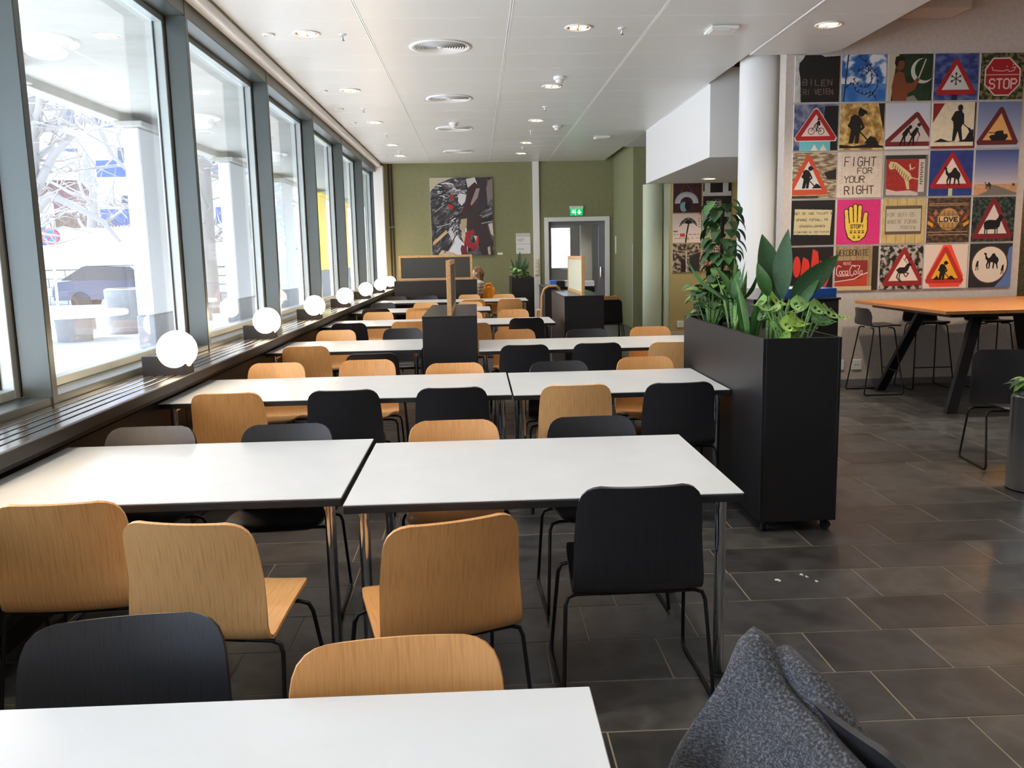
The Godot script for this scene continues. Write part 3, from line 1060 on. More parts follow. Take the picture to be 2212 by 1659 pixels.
func abstract_art():
	page(288, 384, C(58, 56, 58))
	nz(C(40, 39, 42), C(104, 102, 106), 1.6, 1.6, 41, 0, 0, 100, 100, 1.7)
	var rg = RandomNumberGenerator.new()
	rg.seed = 6
	var tone = [C(30, 30, 33), C(52, 50, 53), C(84, 83, 87), C(140, 140, 146), C(200, 202, 208), C(228, 230, 234), C(44, 42, 45), C(64, 61, 64)]
	for k in 330:
		var x = rg.randf_range(0, 56)
		var y = rg.randf_range(2, 100)
		var a = lerp(-0.5, -1.0, y / 100.0) + rg.randf_range(-0.35, 0.35)
		if y < 26:
			a = rg.randf_range(-0.5, 0.15)
		elif x > 36 and y > 50:
			a = rg.randf_range(0.9, 1.7)
		var l = rg.randf_range(3, 13)
		var pale = (y < 26 or (x > 28 and y > 52)) and rg.randf() < 0.55
		var c = tone[rg.randi_range(3, 5)] if pale else tone[[0, 1, 1, 2, 6, 7, 3, 7][rg.randi_range(0, 7)]]
		ln([x, y, x + l * 0.5 * cos(a), y + l * 0.5 * sin(a), x + l * cos(a + 0.25), y + l * sin(a + 0.25)], rg.randf_range(0.8, 2.6), c)
	pg([0, 0, 38, 0, 24, 4, 12, 8, 4, 14, 0, 18], C(196, 188, 158))
	pg([58, 2, 74, 0, 76, 8, 66, 16, 60, 12], C(214, 212, 210))
	pg([46, 20, 60, 22, 56, 30, 50, 36, 44, 30], C(222, 222, 226))
	pg([38, 72, 52, 84, 56, 98, 44, 100, 26, 94, 36, 82], C(224, 226, 232))
	pg([30, 62, 37, 74, 34, 84, 28, 70], C(206, 206, 210))
	pg([60, 14, 72, 6, 78, 12, 74, 30, 66, 44, 52, 52, 50, 44, 56, 30], C(66, 42, 46))
	pg([72, 0, 90, 0, 94, 20, 88, 38, 74, 52, 64, 46, 74, 32, 78, 14], C(60, 52, 58))
	pg([48, 44, 74, 42, 88, 58, 98, 80, 98, 100, 80, 100, 72, 78, 60, 66, 52, 62], C(62, 48, 50))
	pg([74, 14, 80, 14, 76, 26, 66, 36, 64, 34], C(160, 148, 138))
	pg([48, 53, 58, 52, 57, 62, 52, 70, 46, 66], C(190, 166, 130))
	pg([50, 66, 56, 74, 52, 84, 48, 76], C(208, 188, 168))
	pg([2, 82, 24, 66, 26, 70, 12, 80, 2, 86], C(204, 166, 106))
	pg([92, 60, 99, 58, 100, 76, 96, 72], C(214, 206, 186))
	pg([94, 4, 100, 2, 100, 26, 92, 34, 90, 14], C(138, 126, 118))
	pg([32, 22, 37, 20, 38, 26, 34, 30], C(170, 44, 44))
	pg([28, 32, 34, 33, 37, 39, 33, 41, 29, 37], C(196, 34, 38))
	pg([48, 86, 56, 88, 58, 99, 48, 99, 46, 92], C(116, 42, 48))
	pg([56, 70, 68, 66, 70, 72, 62, 74, 60, 82, 74, 88, 70, 94, 60, 90, 52, 84], C(166, 34, 42))
	pg([70, 82, 76, 74, 76, 84, 71, 88], C(190, 36, 40))
	pg([68, 74, 74, 75, 71, 82], C(214, 192, 168))
	pg([10, 98, 16, 92, 36, 96, 36, 100], C(196, 180, 150))
	pg([90, 90, 94, 88, 95, 99, 91, 99], C(196, 186, 160))
	for q in [[4, 40, 20, 30, 36, 34], [6, 60, 30, 54, 50, 46], [6, 76, 30, 62, 40, 56], [20, 96, 36, 78, 42, 70], [76, 46, 96, 36], [78, 56, 98, 52], [80, 48, 97, 42]]:
		ln(q, 1.2, C(24, 24, 28))
		ln([q[0] + 3, q[1] + 3, q[2] + 2, q[3] + 4], 1.0, C(190, 190, 194))
	return I

# ---------------------------------------------------------------- the scene
const GLOBE := 0.3
const SPOT := 2.2
const MUL := [3.36, 0.72, -1.92, -4.56, -7.22, -9.88, -12.54, -15.15, -17.72, -20.36]
var M := {}
func _ready():
	var cam = Camera3D.new()
	cam.name = "camera"
	cam.fov = rad_to_deg(2.0 * atan(829.5 / 1850.0))
	cam.position = v3(0, 1.6, 0)
	cam.rotation_degrees = v3(-8.656, -2.179, -1.194)
	cam.near = 0.05
	cam.far = 300
	add_child(cam)
	cam.current = true
	var env = Environment.new()
	env.background_mode = Environment.BG_SKY
	var sm = ProceduralSkyMaterial.new()
	sm.sky_top_color = C(196, 221, 255)
	sm.sky_horizon_color = C(228, 239, 255)
	sm.ground_bottom_color = C(170, 170, 170)
	sm.ground_horizon_color = C(225, 230, 236)
	sm.sun_angle_max = 1.0
	env.sky = Sky.new()
	env.sky.sky_material = sm
	env.background_energy_multiplier = 5.0
	env.tonemap_mode = Environment.TONE_MAPPER_LINEAR
	env.tonemap_exposure = 1.46
	env.sdfgi_enabled = true
	env.ssao_enabled = true
	env.ssil_enabled = true
	var we = WorldEnvironment.new()
	we.name = "surroundings"
	we.environment = env
	add_child(we)
	var sun = DirectionalLight3D.new()
	sun.name = "sun"
	sun.light_color = Color(1.0, 0.99, 0.98)
	sun.light_energy = 6.0
	sun.light_angular_distance = 1.0
	sun.shadow_enabled = true
	sun.rotation_degrees = v3(-57, -118, 0)
	add_child(sun)
	materials()
	shell_of_room()
	windows()
	outdoors()
	tables_and_chairs()
	dividers_and_planters()
	right_side()
	back_of_room()
	ceiling_fittings()
	all_prints()
	small_things()

func materials():
	var W = Color.WHITE
	var grain = noise(0.02, [[0.0, Color(0.84, 0.79, 0.74)], [0.35, Color(0.94, 0.92, 0.90)], [0.7, W], [1.0, Color(0.90, 0.87, 0.84)]], 512, 3, 5)
	var flame = noise(0.02, [[0.0, Color(0.86, 0.80, 0.75)], [0.5, W], [1.0, Color(0.91, 0.88, 0.85)]], 512, 9, 5)
	M.oak = []
	for q in [[C(226, 170, 106), grain, v3(12, 0.5, 0.5)], [C(222, 162, 98), flame, v3(9, 0.45, 0.45)], [C(230, 178, 116), grain, v3(14, 0.6, 0.6)]]:
		var m = mt(q[0], 0.42, 0.0, q[1], q[2])
		m.uv1_offset = v3(M.oak.size() * 0.37, 0.2, 0.11 * M.oak.size())
		M.oak.append(m)
	M.ash = mt(C(40, 40, 43), 0.36, 0.0, noise(0.03, [[0.0, Color(0.55, 0.55, 0.56)], [0.5, W], [1.0, Color(0.8, 0.8, 0.8)]], 256, 5, 5), v3(14, 0.8, 0.8))
	M.oakframe = mt(C(214, 168, 112), 0.5, 0.0, grain, v3(3, 3, 1))
	M.oaktop = mt(C(196, 128, 70), 0.4, 0.0, flame, v3(0.6, 1, 6))
	M.steel = mt(C(24, 24, 26), 0.35, 0.3)
	M.chrome = mt(C(222, 225, 230), 0.12, 1.0)
	M.white_top = mt(C(216, 218, 219), 0.30, 0.0, noise(0.01, [[0.0, Color(0.975, 0.975, 0.97)], [1.0, W]], 256, 11, 3), v3(1, 1, 1), true)
	M.edge = mt(C(24, 24, 25), 0.5)
	M.black = mt(C(21, 21, 23), 0.45, 0.0, noise(0.05, [[0.0, Color(0.85, 0.85, 0.85)], [1.0, W]], 256, 12, 4), v3(1, 1, 1), true)
	M.black_gloss = mt(C(40, 40, 43), 0.25)
	M.white = mt(C(238, 238, 234), 0.45)
	M.wallwhite = mt(C(236, 235, 231), 0.7)
	M.panel = mt(C(222, 222, 217), 0.36)
	M.grid = mt(C(248, 248, 247), 0.3)
	M.cream = mt(C(164, 164, 156), 0.85, 0.0, noise(0.01, [[0.0, Color(0.90, 0.90, 0.88)], [0.5, W], [1.0, Color(0.95, 0.95, 0.94)]], 256, 13, 4), v3(0.25, 0.25, 0.6), true)
	M.render = mt(C(222, 226, 228), 0.9, 0.0, noise(0.12, [[0.0, Color(0.92, 0.92, 0.92)], [1.0, W]], 256, 14, 4), v3(1, 1, 1), true)
	M.yellow = mt(C(240, 214, 70), 0.6)
	M.olive = mt(C(142, 142, 104), 0.8, 0.0, noise(0.03, [[0.0, Color(0.95, 0.95, 0.95)], [1.0, W]], 256, 15, 4), v3(1, 1, 1), true)
	M.palegreen = mt(C(196, 204, 176), 0.7)
	M.ochre = mt(C(188, 166, 108), 0.8)
	M.beige = mt(C(208, 196, 184), 0.8, 0.0, noise(0.06, [[0.0, Color(0.93, 0.93, 0.93)], [1.0, W]], 256, 16, 4), v3(1, 1, 1), true)
	M.brownwall = mt(C(120, 106, 80), 0.9, 0.0, noise(0.08, [[0.0, Color(0.6, 0.6, 0.6)], [1.0, W]], 256, 17, 5), v3(1, 1, 1), true)
	M.alu = mt(C(86, 92, 90), 0.34, 0.5)
	M.alulight = mt(C(176, 184, 182), 0.4, 0.4)
	M.gasket = mt(C(22, 23, 24), 0.7)
	M.sill = mt(C(132, 131, 130), 0.2, 0.85)
	M.cover = mt(C(44, 38, 35), 0.5)
	M.glass = mt(Color(1, 1, 1, 0.06), 0.02)
	M.glass.transparency = BaseMaterial3D.TRANSPARENCY_ALPHA
	M.grout = mt(C(150, 138, 116), 0.9)
	var slate = noise(0.012, [[0.0, Color(0.62, 0.62, 0.63)], [0.45, Color(0.88, 0.88, 0.88)], [0.6, W], [1.0, Color(0.74, 0.72, 0.70)]], 512, 21, 6)
	M.slate = []
	for c in [C(76, 76, 76), C(68, 68, 69), C(84, 82, 79), C(64, 63, 62), C(80, 81, 82)]:
		var m = mt(c, 0.36, 0.0, slate, v3(0.55, 0.55, 0.55), true)
		M.slate.append(m)
	M.globe = lamp_mat(Color(1.0, 0.90, 0.76), 9.0)
	M.dl = lamp_mat(Color(1.0, 0.84, 0.62), 5.0)
	M.reflector = mt(C(206, 168, 130), 0.25, 0.6)
	M.dark = mt(C(10, 10, 10), 0.9)
	M.grey = mt(C(120, 120, 122), 0.6)
	M.soil = mt(C(70, 58, 46), 1.0, 0.0, noise(0.2, [[0.0, Color(0.4, 0.4, 0.4)], [1.0, W]], 128, 22, 3), v3(4, 4, 4))
	var vein = noise(0.06, [[0.0, Color(0.72, 0.76, 0.70)], [1.0, W]], 128, 23, 3)
	M.leaf = mt(C(70, 118, 58), 0.45, 0.0, vein, v3(5, 5, 5))
	M.leafdark = mt(C(50, 88, 46), 0.62, 0.0, vein, v3(5, 5, 5))
	M.leaflight = mt(C(138, 180, 98), 0.45, 0.0, vein, v3(6, 6, 6))
	M.leafyoung = mt(C(164, 200, 86), 0.4, 0.0, vein, v3(6, 6, 6))
	M.snake = mt(C(120, 152, 88), 0.4, 0.0, noise(0.05, [[0.0, Color(0.45, 0.52, 0.45)], [0.5, W], [1.0, Color(0.6, 0.66, 0.6)]], 128, 24, 3), v3(1.5, 7, 1.5))
	for k in ["leaf", "leafdark", "leaflight", "leafyoung", "snake"]:
		M[k].backlight_enabled = true
		M[k].backlight = C(40, 60, 20)
	M.bark = mt(C(140, 136, 132), 0.9)
	M.concrete = mt(C(128, 134, 138), 0.85, 0.0, noise(0.05, [[0.0, Color(0.85, 0.85, 0.85)], [1.0, W]], 128, 25, 3), v3(1, 1, 1), true)
	M.paving = mt(C(200, 206, 211), 0.9, 0.0, noise(0.04, [[0.0, Color(0.88, 0.88, 0.88)], [1.0, W]], 256, 26, 4), v3(0.3, 0.3, 0.3), true)

# ---------------------------------------------------------------- room shell
func shell_of_room():
	var rg = RandomNumberGenerator.new()
	rg.seed = 5
	var fl = struct("floor", one(v3(-2.0, -0.12, 4.0), v3(9.5, -0.002, -20.6)), M.grout)
	var mesh = {}
	var far = st()
	var k = -20
	while true:
		var z0 = -2.663 - 0.345 * k
		if z0 < -20.4:
			break
		var x = -2.0 - rg.randf() * 0.4
		if k == 5:
			x = -2.0 - 0.1
		while x < 9.5:
			var L = [0.46, 0.62, 0.78][rg.randi_range(0, 2)]
			var xa = max(x, -2.0)
			var xb = min(x + L, 9.5)
			if z0 < -0.9 and z0 > -9.4 and x > -1.5 and x + L < 5.0:
				if not mesh.has(L):
					mesh[L] = fin(one(v3(-L / 2 + 0.003, -0.012, -0.1695), v3(L / 2 - 0.003, 0.0, 0.1695), 0.0012))
				part(fl, "slate_tile", mesh[L], M.slate[rg.randi_range(0, 4)], v3(x + L / 2, rg.randf_range(-0.0006, 0.0), z0 - 0.1725))
			elif xb - xa > 0.02:
				bc(far, v3(xa + 0.003, -0.012, max(z0 - 0.342, -20.6)), v3(xb - 0.003, -0.0003, z0 - 0.003))
			x += L
		k += 1
	var ft = part(fl, "outlying_tiles", far, M.slate[0])
	ft.set_meta("kind", "stuff")
	# ceiling of metal panels on white runners
	var ce = struct("ceiling", one(v3(-2.12, 3.713, 4.0), v3(3.05, 3.95, -20.4)), M.grid)
	var gx = [-2.12, -0.98, 0.36, 1.70, 3.045]
	for c in 4:
		var w = gx[c + 1] - gx[c] - 0.03
		var pm = fin(one(v3(-w / 2, 3.70, -0.3565), v3(w / 2, 3.712, 0.3565), 0.0025))
		for r in range(-16, 18):
			var zc = -8.1 - 0.72 * r - 0.36
			if zc - 0.36 < -20.4 or zc + 0.36 > 4.0:
				continue
			part(ce, "ceiling_panel", pm, M.panel, v3((gx[c] + gx[c + 1]) / 2, 0, zc))
	for x in [-0.98, 0.36, 1.70]:
		for g in [-1, 1]:
			part(ce, "runner", one(v3(x + g * 0.009 - 0.0055, 3.698, 4.0), v3(x + g * 0.009 + 0.0055, 3.713, -20.4), 0.001), M.grid)
	for r in range(-16, 18):
		var zj = -8.1 - 0.72 * r
		if zj < 4.0 and zj > -20.4:
			part(ce, "cross_runner", one(v3(-2.12, 3.6992, zj + 0.0034), v3(3.045, 3.713, zj - 0.0034)), M.grid)
	part(ce, "edge_runner", one(v3(3.046, 3.694, 4.0), v3(3.062, 3.76, -9.7), 0.001), M.grid)
	# strip with the rounded corner on the right
	for r in range(-16, 2):
		var z0 = -8.1 - 0.72 * r
		if z0 > 4.0:
			continue
		part(ce, "ceiling_panel", one(v3(3.065, 3.70, z0 - 0.003), v3(3.995, 3.78, z0 - 0.717), 0.002), M.panel)
	var cs = st()
	prism(cs, [Vector2(3.065, 9.543), Vector2(3.065, 9.72), Vector2(3.47, 9.72), Vector2(3.74, 9.68), Vector2(3.9, 9.62), Vector2(3.97, 9.56), Vector2(3.975, 9.543)], v3(0, 3.70, 0), v3(1, 0, 0), v3(0, 0, -1), v3(0, 0.08, 0))
	part(ce, "ceiling_panel", cs, M.panel)
	var fa = st()
	var edge = [[4.0, 4.0], [4.0, -9.2], [3.985, -9.4], [3.94, -9.55], [3.85, -9.66], [3.7, -9.73]]
	var rows = []
	for h in [[0.0, 3.70], [0.03, 3.72], [0.05, 3.78], [0.05, 4.7]]:
		var r = []
		for e in edge:
			r.append(v3(e[0] + h[0], h[1], e[1]))
		rows.append(r)
	sheet(fa, rows, 0.02)
	part(ce, "fascia", fa, M.wallwhite)
	struct("ceiling_upper", one(v3(4.0, 4.65, 4.2), v3(9.7, 4.85, -11.3)), M.beige)
	struct("ceiling_back", one(v3(3.05, 3.9, -9.94), v3(9.7, 4.0, -11.3)), M.dark)
	struct("roof", one(v3(-2.56, 3.965, 4.2), v3(4.0, 4.3, -20.6)), M.cream)
	# walls
	var wb = st()
	bc(wb, v3(-2.56, 0, -20.4), v3(1.61, 3.95, -20.6))
	bc(wb, v3(3.15, 0, -20.4), v3(3.4, 3.95, -20.6))
	bc(wb, v3(1.61, 2.42, -20.4), v3(3.15, 3.95, -20.6))
	struct("wall_back", wb, M.olive)
	struct("wall_back_side", one(v3(3.25, 0, -17.85), v3(7.0, 3.95, -20.4)), M.olive)
	struct("wall_front", one(v3(-2.56, 0, 4.0), v3(9.7, 4.85, 4.2)), M.beige)
	struct("wall_right", one(v3(9.5, 0, 4.0), v3(9.7, 4.85, -16.0)), M.beige)
	var wl = st()
	bc(wl, v3(-2.56, 0, 4.0), v3(-2.0, 0.80, -20.4))
	bc(wl, v3(-2.56, 3.64, 4.0), v3(-2.14, 3.96, -20.4))
	struct("wall_left", wl, M.wallwhite)
	struct("wall_poster", one(v3(3.47, 0, -9.73), v3(6.25, 4.65, -9.93)), M.beige)
	struct("wall_poster_return", one(v3(6.25, 0, -10.3), v3(9.5, 4.65, -10.5)), M.brownwall)
	var bh = struct("trim_1", one(v3(3.05, 2.78, -11.3), v3(7.0, 3.9, -15.5), 0.003), M.wallwhite)
	part(bh, "ceiling_joint_strip", one(v3(3.03, 3.69, -11.3), v3(3.05, 3.70, -15.5)), M.grid)
	struct("wall_far", one(v3(3.5, 0, -15.5), v3(7.0, 2.78, -15.7)), M.ochre)
	struct("wall_far_right", one(v3(7.0, 0, -10.5), v3(7.2, 3.9, -20.4)), M.ochre)
	struct("baseboard_far", one(v3(3.5, 0, -15.48), v3(7.0, 0.12, -15.5)), M.beige)
	struct("baseboard_poster", one(v3(3.47, 0, -9.715), v3(6.25, 0.07, -9.73)), M.grey)
	struct("trim_2", one(v3(1.35, 0.1, -20.34), v3(1.5, 3.7, -20.4), 0.004), M.wallwhite)
	struct("baseboard_back", one(v3(-2.0, 0, -20.37), v3(1.6, 0.1, -20.4)), M.gasket)
	struct("trim_3", one(v3(-2.30, 0.86, -20.1), v3(-2.08, 3.64, -20.4), 0.004), M.wallwhite)
	struct("ceiling_rear_strip", one(v3(3.05, 3.70, -15.5), v3(7.0, 3.9, -17.85)), M.panel)
	# round columns
	var co = st()
	lathe(co, [[0.24, 0.0], [0.24, 3.9]], 40, v3(3.35, 0, -10.22))
	struct("column_round", co, M.wallwhite)
	co = st()
	lathe(co, [[0.18, 0.0], [0.18, 2.78]], 36, v3(3.22, 0, -15.72))
	struct("column_green", co, M.palegreen)
	struct("trim_4", one(v3(3.40, 0, -15.55), v3(3.5, 2.78, -15.7), 0.003), M.palegreen)
	# heating cover and slatted sill under the windows
	var sl = struct("window_sill")
	for i in 10:
		var z0 = 4.0 - i * 2.44
		part(sl, "cover_panel", one(v3(-2.0, 0.10, z0 - 0.004), v3(-1.98, 0.74, max(z0 - 2.436, -20.39)), 0.003), M.cover)
		part(sl, "cover_rail", one(v3(-2.0, 0.755, z0 - 0.002), v3(-1.955, 0.80, max(z0 - 2.438, -20.39)), 0.003), M.cover)
	part(sl, "kickboard", one(v3(-2.0, 0.0, 4.0), v3(-1.99, 0.095, -20.39)), M.gasket)
	part(sl, "sill_lip", one(v3(-1.902, 0.805, 4.0), v3(-1.882, 0.863, -20.39), 0.003), M.cover)
	part(sl, "sill_bed", one(v3(-2.24, 0.80, 4.0), v3(-1.902, 0.835, -20.39)), M.gasket)
	for q in [[-1.9025, -1.965], [-1.982, -2.03], [-2.047, -2.095], [-2.112, -2.16], [-2.172, -2.235]]:
		part(sl, "sill_slat", one(v3(q[0], 0.8355, 4.0), v3(q[1], 0.863, -20.39), 0.002), M.sill)

# ---------------------------------------------------------------- window bays
func windows():
	for i in MUL.size():
		var mu = struct("trim_mullion_%d" % (i + 1), one(v3(-2.395, 0.80, MUL[i] - 0.03), v3(-2.24, 3.64, MUL[i] + 0.03), 0.004), M.alu)
		part(mu, "gasket", one(v3(-2.403, 0.91, MUL[i] - 0.034), v3(-2.396, 3.5, MUL[i] + 0.034)), M.gasket)
	for i in MUL.size() - 1:
		var a = MUL[i] - 0.031
		var b = MUL[i + 1] + 0.031
		var w = struct("window_%d" % (i + 1))
		part(w, "bottom_rail", one(v3(-2.51, 0.80, a), v3(-2.245, 0.905, b), 0.004), M.alu)
		part(w, "top_rail", one(v3(-2.51, 3.50, a), v3(-2.245, 3.64, b), 0.004), M.alu)
		for z in [a, b]:
			var g = -1.0 if z == a else 1.0
			part(w, "sash_upright", one(v3(-2.50, 0.906, z - g * 0.028), v3(-2.41, 3.499, z + g * 0.04), 0.003), M.alulight)
			part(w, "glazing_bead", one(v3(-2.485, 0.955, z + g * 0.041), v3(-2.475, 3.45, z + g * 0.05)), M.gasket)
		part(w, "sash_rail", one(v3(-2.50, 0.906, a - 0.041), v3(-2.41, 0.954, b + 0.041), 0.003), M.alulight)
		part(w, "sash_rail", one(v3(-2.50, 3.451, a - 0.041), v3(-2.41, 3.499, b + 0.041), 0.003), M.alulight)
		part(w, "pane", one(v3(-2.483, 0.955, a - 0.041), v3(-2.477, 3.45, b + 0.041)), M.glass)
	struct("trim_head", one(v3(-2.24, 3.615, 4.0), v3(-2.125, 3.70, -20.1), 0.012), M.grid)
	for k in 2:
		var s = st()
		tube(s, [v3(-1.98 + 0.065 * k, 0.0, -20.36), v3(-1.98 + 0.065 * k, 3.7, -20.36)], 0.02, 10)
		var p = single("riser_pipe", ["dark riser pipe in the corner, nearer the windows", "dark riser pipe in the corner, nearer the painting"][k], "pipe", s, M.cover, Vector3.ZERO, 0, "riser pipes")
		part(p, "clip", one(v3(-2.005 + 0.065 * k, 2.25, -20.4), v3(-1.955 + 0.065 * k, 2.28, -20.335)), M.grey)
	var names = ["nearest on the sill, left of the frame", "nearest of those in view", "second nearest in view", "third nearest in view", "fourth nearest in view", "fifth nearest in view", "second from the far end", "at the far end by the green wall"]
	var zs = [-3.25, -5.68, -8.12, -10.52, -12.95, -15.4, -17.75, -19.8]
	for i in zs.size():
		globe_lamp(zs[i], "glowing white globe lamp on the window sill, " + names[i], M.globe, M.cover)

# ---------------------------------------------------------------- arcade, street and trees outside
func outdoors():
	struct("ground_outside", one(v3(-70, 0.0, 25), v3(-2.57, 0.3, -90)), M.paving)
	struct("soffit_outside", one(v3(-5.06, 3.72, 8), v3(-2.57, 4.1, -38)), M.cream)
	struct("trim_soffit_edge", one(v3(-5.28, 3.60, 8), v3(-5.061, 4.1, -38), 0.01), M.cream)
	var nm = ["nearest, behind the first window bay", "with dark base behind the first globe lamps", "second of the white ones", "third of the white ones", "fourth, painted yellow", "fifth and farthest, painted yellow"]
	for i in 6:
		var z = -8.6 - 4.65 * i + (0.25 if i else 0.0)
		var t = thing("arcade_pier", ("yellow pier of the arcade, " if i > 3 else "white rendered pier of the arcade, ") + nm[i], "column", v3(-4.95, 0.3, z - 0.6 - (0.5 if i > 3 else 0.0)), 0, "piers of the arcade outside")
		part(t, "shaft", one(v3(-0.12 if i < 4 else -0.2, 0.5 if i < 4 else 0.9, -0.6), v3(0.12, 3.22, 0.6), 0.02), M.yellow if i > 3 else M.render)
		part(t, "plinth", one(v3(-0.13 if i < 4 else -0.19, 0.0, -0.61), v3(0.13, 0.5 if i < 4 else 0.9, 0.61), 0.01), M.concrete)
		part(t, "capital", one(v3(-0.2, 3.22, -0.68), v3(0.2, 3.30, 0.68), 0.01), M.yellow if i > 3 else M.cream)
	for i in 3:
		var t = thing("soffit_lamp", "round white lamp under the arcade ceiling, " + ["nearest", "second nearest", "farthest"][i], "ceiling light", v3(-4.08, 3.72, -8.8 - 4.65 * i), 0, "lamps under the arcade")
		var s = st()
		lathe(s, [[0.30, 0.0], [0.30, -0.03], [0.27, -0.04], [0.2, -0.04]], 32)
		part(t, "base_plate", s, M.white)
		s = st()
		lathe(s, [[0.2, -0.04], [0.2, -0.10], [0.17, -0.14], [0.1, -0.165], [0.0, -0.172]], 32)
		part(t, "diffuser", s, M.wallwhite)
	# low round concrete tables, drum bin, benches
	for q in [[-6.75, -14.6, "low round concrete table outside, in front of the dark bin", 0.85], [-6.35, -17.6, "low round concrete table outside, behind the second globe lamp", 0.8]]:
		var t = thing("concrete_table", q[2], "outdoor table", v3(q[0], 0.3, q[1]), 0, "round concrete tables outside")
		var s = st()
		lathe(s, [[0.0, 0.42], [q[3] - 0.02, 0.42], [q[3], 0.44], [q[3], 0.48], [q[3] - 0.02, 0.5], [0.0, 0.5]], 40, Vector3.ZERO, Basis(), false)
		part(t, "table_slab", s, M.paving)
		s = st()
		lathe(s, [[0.27, 0.0], [0.3, 0.42]], 24)
		part(t, "pedestal", s, M.concrete)
		s = st()
	var b = thing("litter_bin", "dark drum-shaped bin outside behind the round table", "bin", v3(-6.45, 0.3, -16.0))
	var s2 = st()
	lathe(s2, [[0.30, 0.0], [0.32, 0.05], [0.34, 0.80], [0.31, 0.82], [0.28, 0.78], [0.0, 0.70]], 28, Vector3.ZERO, Basis(), false)
	part(b, "drum", s2, M.concrete)
	s2 = st()
	lathe(s2, [[0.20, 0.825], [0.31, 0.825]], 28)
	part(b, "rim", s2, M.grey)
	for q in [[-8.2, -17.0, 0.2, "pale outdoor bench left of the dark bin"], [-6.5, -18.9, 0.0, "pale outdoor bench beyond the first white pier"]]:
		var t = thing("street_bench", q[3], "bench", v3(q[0], 0.3, q[1]), q[2], "benches outside")
		part(t, "seat", one(v3(-0.8, 0.40, -0.22), v3(0.8, 0.47, 0.22), 0.01), M.paving)
		for g in [-0.6, 0.6]:
			part(t, "leg", one(v3(g - 0.08, 0, -0.18), v3(g + 0.08, 0.40, 0.18), 0.01), M.concrete)
	# parked car
	var car = thing("parked_car", "dark blue hatchback parked on the street outside", "car", v3(-9.9, 0.3, -24.8), 0.2)
	car.scale = Vector3.ONE * 0.82
	var cs = st()
	var body = [Vector2(-2.1, 0.35), Vector2(2.05, 0.35), Vector2(2.1, 0.7), Vector2(1.9, 0.9), Vector2(0.9, 0.98), Vector2(-1.5, 1.0), Vector2(-2.05, 0.95), Vector2(-2.15, 0.6)]
	prism(cs, body, v3(0, 0, -0.86), v3(1, 0, 0), v3(0, 1, 0), v3(0, 0, 1.72))
	var paint = mt(C(46, 56, 78), 0.25, 0.3)
	part(car, "body", cs, paint)
	cs = st()
	prism(cs, [Vector2(0.9, 0.98), Vector2(0.25, 1.42), Vector2(-1.2, 1.45), Vector2(-1.9, 1.0)], v3(0, 0, -0.72), v3(1, 0, 0), v3(0, 1, 0), v3(0, 0, 1.44))
	part(car, "cabin", cs, mt(C(36, 42, 54), 0.1, 0.2))
	part(car, "roof_panel", one(v3(-1.15, 1.445, -0.68), v3(0.25, 1.475, 0.68), 0.01), paint)
	for g in [-1.0, 1.0]:
		for x in [-1.3, 1.3]:
			cs = st()
			lathe(cs, [[0.0, -0.1], [0.28, -0.1], [0.31, -0.06], [0.31, 0.06], [0.28, 0.1], [0.0, 0.1]], 20, v3(x, 0.31, g * 0.80), Basis(v3(1, 0, 0), PI / 2), false)
			part(car, "wheel", cs, M.gasket)
		part(car, "headlight", one(v3(1.98, 0.68, g * 0.6 - 0.16), v3(2.1, 0.82, g * 0.6 + 0.16), 0.02), M.alulight)
	# stone retaining wall with pale parapet
	var sw = struct("wall_street", one(v3(-40, 0.3, -27.4), v3(-7.5, 1.40, -28.0)), mt(C(150, 150, 146), 0.95))
	var rg = RandomNumberGenerator.new()
	rg.seed = 11
	var stone = [mt(C(172, 172, 168), 0.9), mt(C(150, 152, 152), 0.9), mt(C(190, 188, 182), 0.9)]
	for r in 4:
		var x = -15.0 - rg.randf()
		while x < -7.6:
			var w = rg.randf_range(0.45, 0.8)
			part(sw, "stone_block", one(v3(x, 0.31 + 0.27 * r, -27.4), v3(min(x + w, -7.55) - 0.02, 0.56 + 0.27 * r, -27.36 + rg.randf() * 0.03), 0.01), stone[rg.randi_range(0, 2)])
			x += w
	part(sw, "coping", one(v3(-40, 1.40, -27.25), v3(-7.5, 1.5, -28.1), 0.01), stone[2])
	part(sw, "parapet", one(v3(-40, 1.5, -27.5), v3(-7.5, 2.65, -27.9), 0.01), M.render)
	for i in 6:
		var ar = st()
		var pts = []
		for k in 13:
			var a = PI * k / 12.0
			pts.append(v3(-8.9 - 1.5 * i + 0.55 * cos(a), 1.75 + 0.55 * sin(a), -27.48))
		tube(ar, pts, 0.04, 6)
		part(sw, "arch_moulding", ar, M.paving)
	# no-stopping sign and parking plate on a post
	var sg = thing("no_stopping_sign", "round blue and red no stopping sign with parking plate", "road sign", v3(-9.57, 0.3, -20.0), 0.42)
	var ss = st()
	tube(ss, [v3(0, 0, -0.03), v3(0, 2.3, -0.03)], 0.03, 10)
	part(sg, "post", ss, M.alulight)
	page(128, 128, C(206, 40, 50))
	ci(50, 50, 49, C(206, 40, 50))
	ci(50, 50, 37, C(40, 110, 190))
	ln([20, 20, 80, 80], 11, C(206, 40, 50))
	ln([80, 20, 20, 80], 11, C(206, 40, 50))
	var im1 = printed(I)
	ss = st()
	ss.set_smooth_group(-1)
	for j in 32:
		var a0 = TAU * j / 32
		var a1 = TAU * (j + 1) / 32
		for a in [null, a1, a0]:
			if a == null:
				ss.set_uv(Vector2(0.5, 0.5))
				ss.add_vertex(v3(0, 1.9, 0.012))
			else:
				ss.set_uv(Vector2(0.5 + 0.5 * cos(a), 0.5 - 0.5 * sin(a)))
				ss.add_vertex(v3(0.19 * cos(a), 1.9 + 0.19 * sin(a), 0.012))
